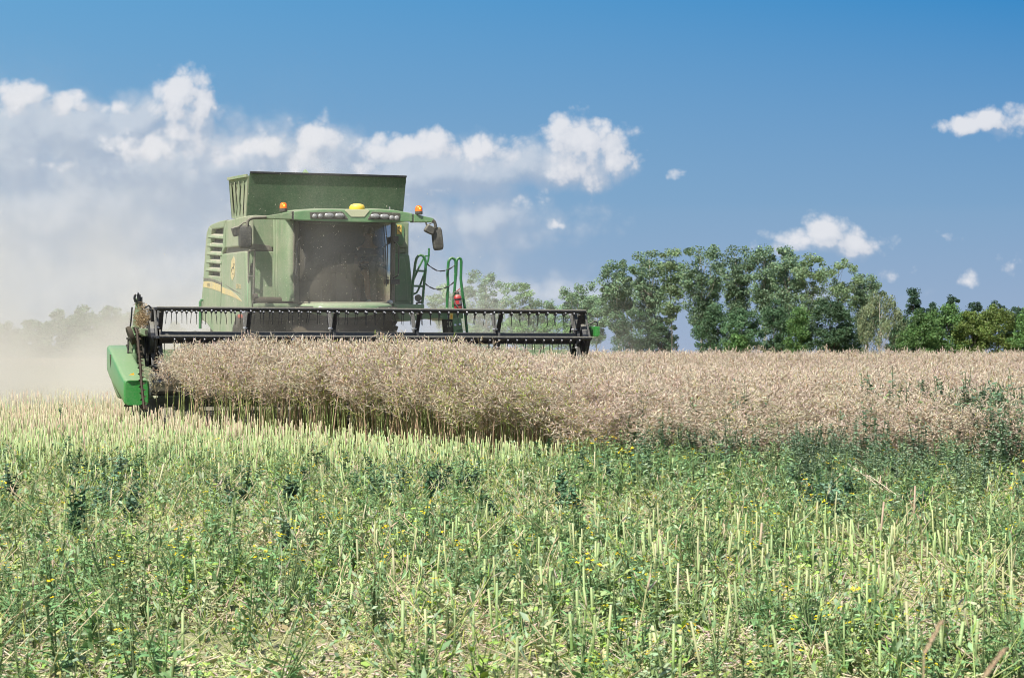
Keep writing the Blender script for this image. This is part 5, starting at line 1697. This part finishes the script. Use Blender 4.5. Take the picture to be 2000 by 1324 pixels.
b = MB(); b.prism([L(218, 692, y=.02) + Vector((-.03, 0, 0)), L(221.5, 712, y=-.02) + Vector((-.03, 0, 0)), L(224, 728, y=-.02) + Vector((-.03, 0, 0)), L(220, 722, y=.05) + Vector((-.03, 0, 0))], (.05, 0, 0))
part(b, 'shield_slot', m_dark, dv, bevel=.006)
b = MB()
p = sts[-2]
zc = p[3]
def topdiv(px, py):
    a, c = sts[3], sts[4]
    best = None
    for k_ in range(41):
        f = k_ / 40
        y = a[4] + (c[4] - a[4]) * f; z = a[3] + (c[3] - a[3]) * f + .022
        q_ = L(px, py, y=y)
        if best is None or abs(q_.z - z) < best[0]: best = (abs(q_.z - z), q_)
    return best[1]
b.prism([topdiv(251, 733), topdiv(261, 729), topdiv(263, 733.5), topdiv(253, 737)], (0, -.002, .006))
part(b, 'warning_label', m_orange, dv)
b = MB(); b.tube([L(247, 781, y=-.6), L(247.5, 788, y=-.6)], .02, 8); b.tube([L(244, 792, y=-.65), L(258, 791, y=-.8)], .02, 8); b.box((-3.72, -.8, .10), (-3.45, -.2, .14))
part(b, 'skid_shoe', m_grime, dv)
# right divider
b = MB()
for (x0, x1, z0, z1, y) in sts: pass
mir = [[Vector((-v.x - .12, v.y, v.z * .74)) for v in r_] for r_ in rings]
b.loft(mir)
part(b, 'crop_divider', m_green_clean, smooth=True)
# vertical side knife and its drive
b = MB()
kp = [L(264.5, 640, y=-1.0), L(268, 652, y=-1.05), L(271.5, 690, y=-1.15), L(274, 715, y=-1.2), L(276.5, 752, y=-1.27), L(280.5, 790, y=-1.34), L(281.5, 799, y=-1.36)]
b.tube(kp, .020, 6)
for i in range(len(kp) - 1):
    for k_ in range(6):
        p_ = kp[i].lerp(kp[i+1], (k_ + .5) / 6)
        s = 1 if k_ % 2 else -1
        b._add([p_ + Vector((s * .012, 0, .02)), p_ + Vector((s * .012, 0, -.02)), p_ + Vector((s * .05, -.03, 0)), p_ + Vector((s * .012, .02, 0))], [(0, 1, 2), (1, 3, 2), (3, 0, 2)])
sk = part(b, 'side_knife', m_rust)
b = MB(); b.prism(LP([(275, 641), (289, 641.5), (289, 656), (283, 656), (275, 652)], y=-.35), (0, .45, 0))
part(b, 'knife_bracket', m_green_body, sk, bevel=.006)
b = MB(); b.prism(LP([(283.6, 644.5), (288, 644.5), (288, 653), (283.6, 653)], y=-.362), (0, .02, 0))
part(b, 'bracket_opening', m_dark, sk)
# left end: lifting arm, hydraulic ram, hoses, gear housing
b = MB()
b.loft([[*LP([(265, 582), (277, 582), (277, 584), (265, 584)], y=.35)], [*LP([(263.5, 600), (279, 600), (279, 602), (263.5, 602)], y=.32)], [*LP([(258, 640), (274, 640), (274, 642), (258, 642)], y=.3)], [*LP([(252, 668), (268, 668), (268, 670), (252, 670)], y=.25)]])
arm = part(b, 'reel_lift_arm', m_green_body, bevel=.01)
b = MB()
b.prism(LP([(252, 645), (258, 636), (266, 638), (268, 700), (262, 712), (252, 692), (250, 668)], y=.1), (0, .06, 0))
part(b, 'end_plate', m_green_body, bevel=.012)
b = MB(); b.tube([L(262, 712, y=.05), L(262, 690, y=.05)], .055, 14); b.tube([L(262, 690, y=.05), L(264, 640, y=.1)], .024, 10)
part(b, 'hydraulic_ram', m_green, smooth=True)
b = MB(); b.lathe([(.04, -.03), (.13, -.03), (.135, 0), (.13, .03), (.04, .03)], 20, Matrix.Translation(L(255.5, 655, y=.02)) @ Matrix.Rotation(R(70), 4, 'Y'))
part(b, 'knife_pulley', m_grime, smooth=True)
b = MB()
b.tube(LP([(265, 590), (262.5, 583), (263.5, 577), (266, 575.5)], y=.3), .018, 8); b.tube(LP([(271, 592), (269.5, 578), (270.5, 572), (272.5, 576), (273, 592)], y=.3), .018, 8)
b.tube(LP([(276.5, 580), (276.5, 592), (277.5, 604)], y=.3), .014, 8); b.tube(LP([(278, 601), (284, 600), (290, 597), (296, 602), (297, 616), (293, 640), (296, 672), (293, 700)], y=.15), .016, 8)
b.tube(LP([(280, 640), (283, 668), (284, 700), (286, 716)], y=.1), .016, 8); b.tube(LP([(292, 642), (291, 680), (288, 716)], y=.1), .014, 8)
b.tube(LP([(270, 640), (273, 660), (270, 690), (274, 712)], y=.0), .014, 8); b.tube(LP([(258, 600), (256, 625), (253, 650), (251, 690)], y=.3), .012, 8)
part(b, 'hydraulic_hose', m_black, smooth=True)
b = MB(); b.bar(L(247, 661, y=.0), L(253, 661, y=.0), .06, .03); b.bar(L(247, 677, y=.0), L(250, 676, y=.0), .05, .06); b.tube([L(251, 660, y=0), L(250, 690, y=0)], .016, 6); b.box(*[tuple(v) for v in (L(268, 700, y=.15), L(290, 650, y=.3))])
part(b, 'knife_drive', m_plastic, bevel=.006)
b = MB(); b.tube([L(303, 640, y=.2), L(303, 730, y=.2)], .06, 10); b.bar(L(290, 650, y=.3), L(305, 652, y=.1), .1, .14)
part(b, 'reel_drive', m_black)
# right end bracket, bright green
b = MB(); b.prism(LP([(1162, 637), (1169.5, 637.5), (1169, 657.5), (1162, 657)], y=-.2), (0, .5, 0)); b.box(*[tuple(v) for v in (L(1146, 656, y=.1), L(1163, 638, y=.3))])
rb = part(b, 'knife_bracket', m_green_clean, bevel=.01)
b = MB(); b.tube(LP([(1146, 639), (1148, 634), (1155, 632), (1161, 628), (1166, 629), (1167, 637)], y=.1), .012, 6)
part(b, 'hydraulic_hose', m_black, rb)
b = MB()
for px, py in ((1159.5, 647), (1159.5, 654), (1160, 638.5)):
    b.lathe([(.018, 0), (.018, .02), (.004, .024)], 8, Matrix.Translation(L(px, py, y=.095)) @ Matrix.Rotation(R(90), 4, 'X'))
part(b, 'bolt', m_bolt, rb)
# clump of cut plants caught on the lifting arm
v = []; f = []
for i in range(620):
    c = L(random.gauss(278, 6.5), random.gauss(624, 7.5) - (20 if random.random() < .12 else 0), y=random.gauss(.12, .09))
    d = Vector((random.gauss(0, 1), random.gauss(0, 1), random.gauss(0, .7))).normalized() * random.uniform(.02, .06)
    s = d.cross(Vector((0, 1, .2))).normalized() * .005
    o = len(v); v += [c - d, c + s, c + d, c - s]; f.append((o, o+1, o+2, o+3))
me = mesh_from('caught_straw', v, f, material('straw', (0.34, 0.25, 0.15), 0.8, 0.1, vary=.3, trans=.2))
tag(link('caught_straw', me, combine), 'tangle of tan straw caught on the reel arm', None, None, 'stuff')

# ---- fire extinguisher strapped to the handrail
b = MB()
c0_ = L(895.2, 606, y=2.8); c1_ = L(893.2, 576.5, y=2.8)
ax = (c1_ - c0_); h = ax.length
M = Matrix.Translation(HO) @ Matrix.Rotation(HA, 4, 'Z') @ Matrix.Translation(c0_) @ Vector((0, 0, 1)).rotation_difference(ax).to_matrix().to_4x4()
ext = empty('fire_extinguisher', M.to_translation()); ext.rotation_euler = M.to_euler()
tag(ext, 'red fire extinguisher strapped upright to the green ladder handrail', 'extinguisher')
b.lathe([(.045, 0), (.062, .01), (.066, .03), (.066, h - .05), (.056, h - .015), (.03, h + .01)], 22)
b.build('cylinder', m_red, ext, smooth=True)
b = MB(); b.lathe([(.03, h), (.03, h + .04), (.018, h + .07)], 14); b.tube([(.02, 0, h + .04), (-.05, -.01, h + .05), (-.085, -.02, h - .02), (-.06, -.07, h - .15), (-.02, -.085, .04)], .011, 6)
b.build('valve_and_hose', m_plastic, ext)
b = MB(); b.bar((-.01, 0, h + .065), (.05, 0, h + .10), .02, .012); b.bar((-.01, 0, h + .05), (.05, 0, h + .06), .02, .01)
b.build('lever', m_red, ext)
b = MB()
for z in (h * .35, h * .72): b.lathe([(.064, z - .012), (.07, z - .012), (.07, z + .012), (.064, z + .012)], 22)
b.build('strap', m_black, ext)
b = MB(); b._add([(.067 * math.sin(a), -.067 * math.cos(a), z) for a in (.1, .35, .6, .85) for z in (h * .42, h * .64)], [(0, 2, 3, 1), (2, 4, 5, 3), (4, 6, 7, 5)])
b.build('instruction_label', m_lens, ext)

# ---- the driver behind the glass
HM = Matrix.Translation(HO) @ Matrix.Rotation(HA, 4, 'Z')
m_skin = material('skin', (0.42, 0.24, 0.16), 0.6, 0.3)
m_shirt = material('dark_shirt', (0.022, 0.022, 0.026), 0.9, 0.1, vary=.2)
m_shorts = material('dark_shorts', (0.02, 0.022, 0.03), 0.9, 0.1)
m_hair = material('dark_hair', (0.025, 0.018, 0.012), 0.8, 0.2)
m_shoe = material('pale_trainers', (0.5, 0.52, 0.55), 0.7, 0.2)
def skin_mesh(name, verts, edges, radii, mat, parent, sub=2, mats=None):
    me = bpy.data.meshes.new(name)
    me.from_pydata([tuple(v) for v in verts], edges, [])
    o = link(name, me, parent)
    me.materials.append(mat)
    mod = o.modifiers.new('skin', 'SKIN')
    for i, r_ in enumerate(radii):
        rr = r_ if isinstance(r_, tuple) else (r_, r_)
        me.skin_vertices[0].data[i].radius = rr
        me.skin_vertices[0].data[i].use_root = (i == 0)
    mod.use_smooth_shade = True
    s = o.modifiers.new('sub', 'SUBSURF'); s.levels = sub; s.render_levels = sub
    return o
Vv = [(0, .12, .06), (0, .13, .22), (0, .10, .40), (0, .06, .50), (0, .03, .60), (0, -.01, .68), (0, -.03, .78),       # pelvis to head top
      (.17, .08, .46), (.26, .0, .26), (.17, -.26, .22), (.10, -.40, .24),                                                 # arms
      (-.17, .08, .46), (-.25, .0, .26), (-.20, -.24, .22), (-.16, -.40, .24),
      (.10, .05, .06), (.17, -.38, .10), (.19, -.44, -.30), (.20, -.52, -.36),                                             # legs
      (-.10, .05, .06), (-.13, -.36, .10), (-.13, -.46, -.30), (-.13, -.54, -.36)]
Ee = [(0,1),(1,2),(2,3),(3,4),(4,5),(5,6),(3,7),(7,8),(8,9),(9,10),(3,11),(11,12),(12,13),(13,14),(0,15),(15,16),(16,17),(17,18),(0,19),(19,20),(20,21),(21,22)]
rad = [(.15,.11),(.14,.10),(.16,.10),(.10,.08),(.055,.055),(.078,.09),(.07,.085),.06,.047,.038,.03,.06,.047,.038,.03,.085,.06,.042,.035,.085,.06,.042,.035]
for s, wr in ((1, 10), (-1, 14)):
    h0 = Vector(Vv[wr])
    palm = len(Vv); Vv.append(tuple(h0 + Vector((0, -.05, .01)))); Ee.append((wr, palm)); rad.append((.036, .018))
    for k_ in range(4):
        base = h0 + Vector(((k_ - 1.5) * .018, -.08, .012)); i0 = len(Vv)
        Vv += [tuple(base), tuple(base + Vector((0, -.03, -.004 - .002 * k_))), tuple(base + Vector((0, -.036, -.032)))]
        Ee += [(palm, i0), (i0, i0+1), (i0+1, i0+2)]; rad += [.009, .008, .007]
    i0 = len(Vv)
    Vv += [tuple(h0 + Vector((-s * .035, -.055, .0))), tuple(h0 + Vector((-s * .04, -.085, -.012)))]; Ee += [(wr, i0), (i0, i0 + 1)]; rad += [.011, .008]
drv = skin_mesh('person', Vv, Ee, rad, m_skin, None)
drv.location = HM @ Vector((SX, 3.05, zf + .42)); drv.rotation_euler = (0, 0, HA)
body = drv
tag(drv, 'driver in dark t-shirt and shorts, seated behind the dusty windscreen', 'person')
b = MB()
hd = Vector((0, -.02, .71))
b.sphere(hd + Vector((0, .027, .047)), .098, 14, sc_=(.92, 1.06, 1.02))
b.build('hair', m_hair, drv, smooth=True)
b = MB()
b.sphere(hd + Vector((0, -.095, -.01)), .016, 8, sc_=(.8, 1.2, 1.3))
b.build('nose', m_skin, drv, smooth=True)
for s in (-1, 1):
    b = MB(); b.sphere(hd + Vector((.085 * s, .0, -.005)), .022, 8, sc_=(.4, .8, 1.3)); b.build('ear', m_skin, drv, smooth=True)
    b = MB(); b.sphere(hd + Vector((.032 * s, -.086, .018)), .011, 8); b.build('eye', m_hair, drv, smooth=True)
b = MB(); b.box(tuple(hd + Vector((-.022, -.098, -.052))), tuple(hd + Vector((.022, -.08, -.045)))); b.build('mouth', m_hair, drv)
skin_mesh('t_shirt', [(0, .12, .04), (0, .13, .22), (0, .10, .40), (0, .07, .49), (.17, .08, .46), (.235, .03, .33), (-.17, .08, .46), (-.225, .03, .33)],
          [(0,1),(1,2),(2,3),(3,4),(4,5),(3,6),(6,7)], [(.19,.15),(.18,.14),(.20,.14),(.125,.105),.09,.075,.09,.075], m_shirt, drv)
skin_mesh('shorts', [(0, .12, .05), (.10, .05, .06), (.155, -.26, .095), (-.10, .05, .06), (-.125, -.25, .095)], [(0,1),(1,2),(0,3),(3,4)], [(.19,.155), .12, .10, .12, .10], m_shorts, drv)
b = MB()
for x in (.20, -.13):
    b.sphere(Vector((x, -.56, -.40)), .055, 10, sc_=(.85, 2.2, .8))
b.build('shoes', m_shoe, drv, smooth=True)
# ================================================================== dust thrown up by the header and drifting behind the machine
def build_dust():
    m = bpy.data.materials.new('harvest_dust'); m.use_nodes = True
    t = NT(m.node_tree); t.n.clear()
    tc = t.new('ShaderNodeTexCoord'); P = tc.outputs['Object']
    def gauss(c, s, k):
        d = t.vmath('MULTIPLY', t.vmath('SUBTRACT', P, c), tuple(1 / x for x in s))
        l = t.vmath('DOT_PRODUCT', d, d)
        return t.math('MULTIPLY', t.math('EXPONENT', t.math('MULTIPLY', l, -1.0)), k)
    gs = [gauss((-13.0, 47.0, 0.0), (7.5, 8.5, 1.9), 0.16),
          gauss((-12.5, 49.0, 0.0), (7.0, 8.0, 0.8), 0.36),
          gauss((-15.0, 51.0, 1.5), (8.5, 8.5, 4.2), 0.062),
          gauss((-4.0, 50.0, 0.5), (5.5, 5.5, 2.3), 0.055),
          gauss((-2.9, 31.9, 1.0), (2.0, 0.8, 0.5), 0.025),
          gauss((-3.4, 31.6, 2.3), (1.6, 0.9, 1.8), 0.10)]
    acc = gs[0]
    for g in gs[1:]: acc = t.math('ADD', acc, g)
    n = t.noise(P, 0.38, 5.0, 0.62)
    f = t.ramp(n, 0.38, 0.62, 0.08, 2.0)
    dens = t.math('SUBTRACT', t.math('MULTIPLY', acc, f), 0.004)
    dens = t.math('MAXIMUM', dens, 0.0)
    v = t.new('ShaderNodeVolumePrincipled')
    v.inputs['Color'].default_value = (0.71, 0.685, 0.635, 1)
    v.inputs['Anisotropy'].default_value = -0.1
    t.put(v.inputs['Density'], dens)
    o = t.new('ShaderNodeOutputMaterial'); t.l.new(v.outputs[0], o.inputs['Volume'])

    b = MB(); b.box((-26, 30.2, 0.02), (6.5, 62, 10.5))
    o = b.build('dust_cloud', m); tag(o, 'cloud of pale tan dust drifting behind and beside the working harvester', 'dust', kind='stuff')
build_dust()

# ---- chaff flying in front of the machine
m_chaff = material('chaff', (0.72, 0.66, 0.52), 0.8, 0.2, trans=.3)
random.seed(77)
v = []; f = []
for i in range(900):
    lx, ly, z = random.gauss(-.3, 1.1), U(-.3, 2.2), abs(random.gauss(1.3, .8)) + .7
    p = HO + Vector((lx * math.cos(HA) - ly * math.sin(HA), lx * math.sin(HA) + ly * math.cos(HA), z))
    a = Vector((random.gauss(0, 1), random.gauss(0, 1), random.gauss(0, 1))).normalized()
    c = a.cross(Vector((random.gauss(0, 1), 1, .3))).normalized()
    s = U(.003, .009) if random.random() < .9 else U(.008, .014); w = s * U(.3, .8)
    o = len(v); v += [p - a * s, p + c * w, p + a * s, p - c * w]; f.append((o, o+1, o+2, o+3))
tag(link('flying_chaff', mesh_from('flying_chaff', v, f, m_chaff)), 'pale chaff specks flying in front of the cab', 'chaff', kind='stuff')
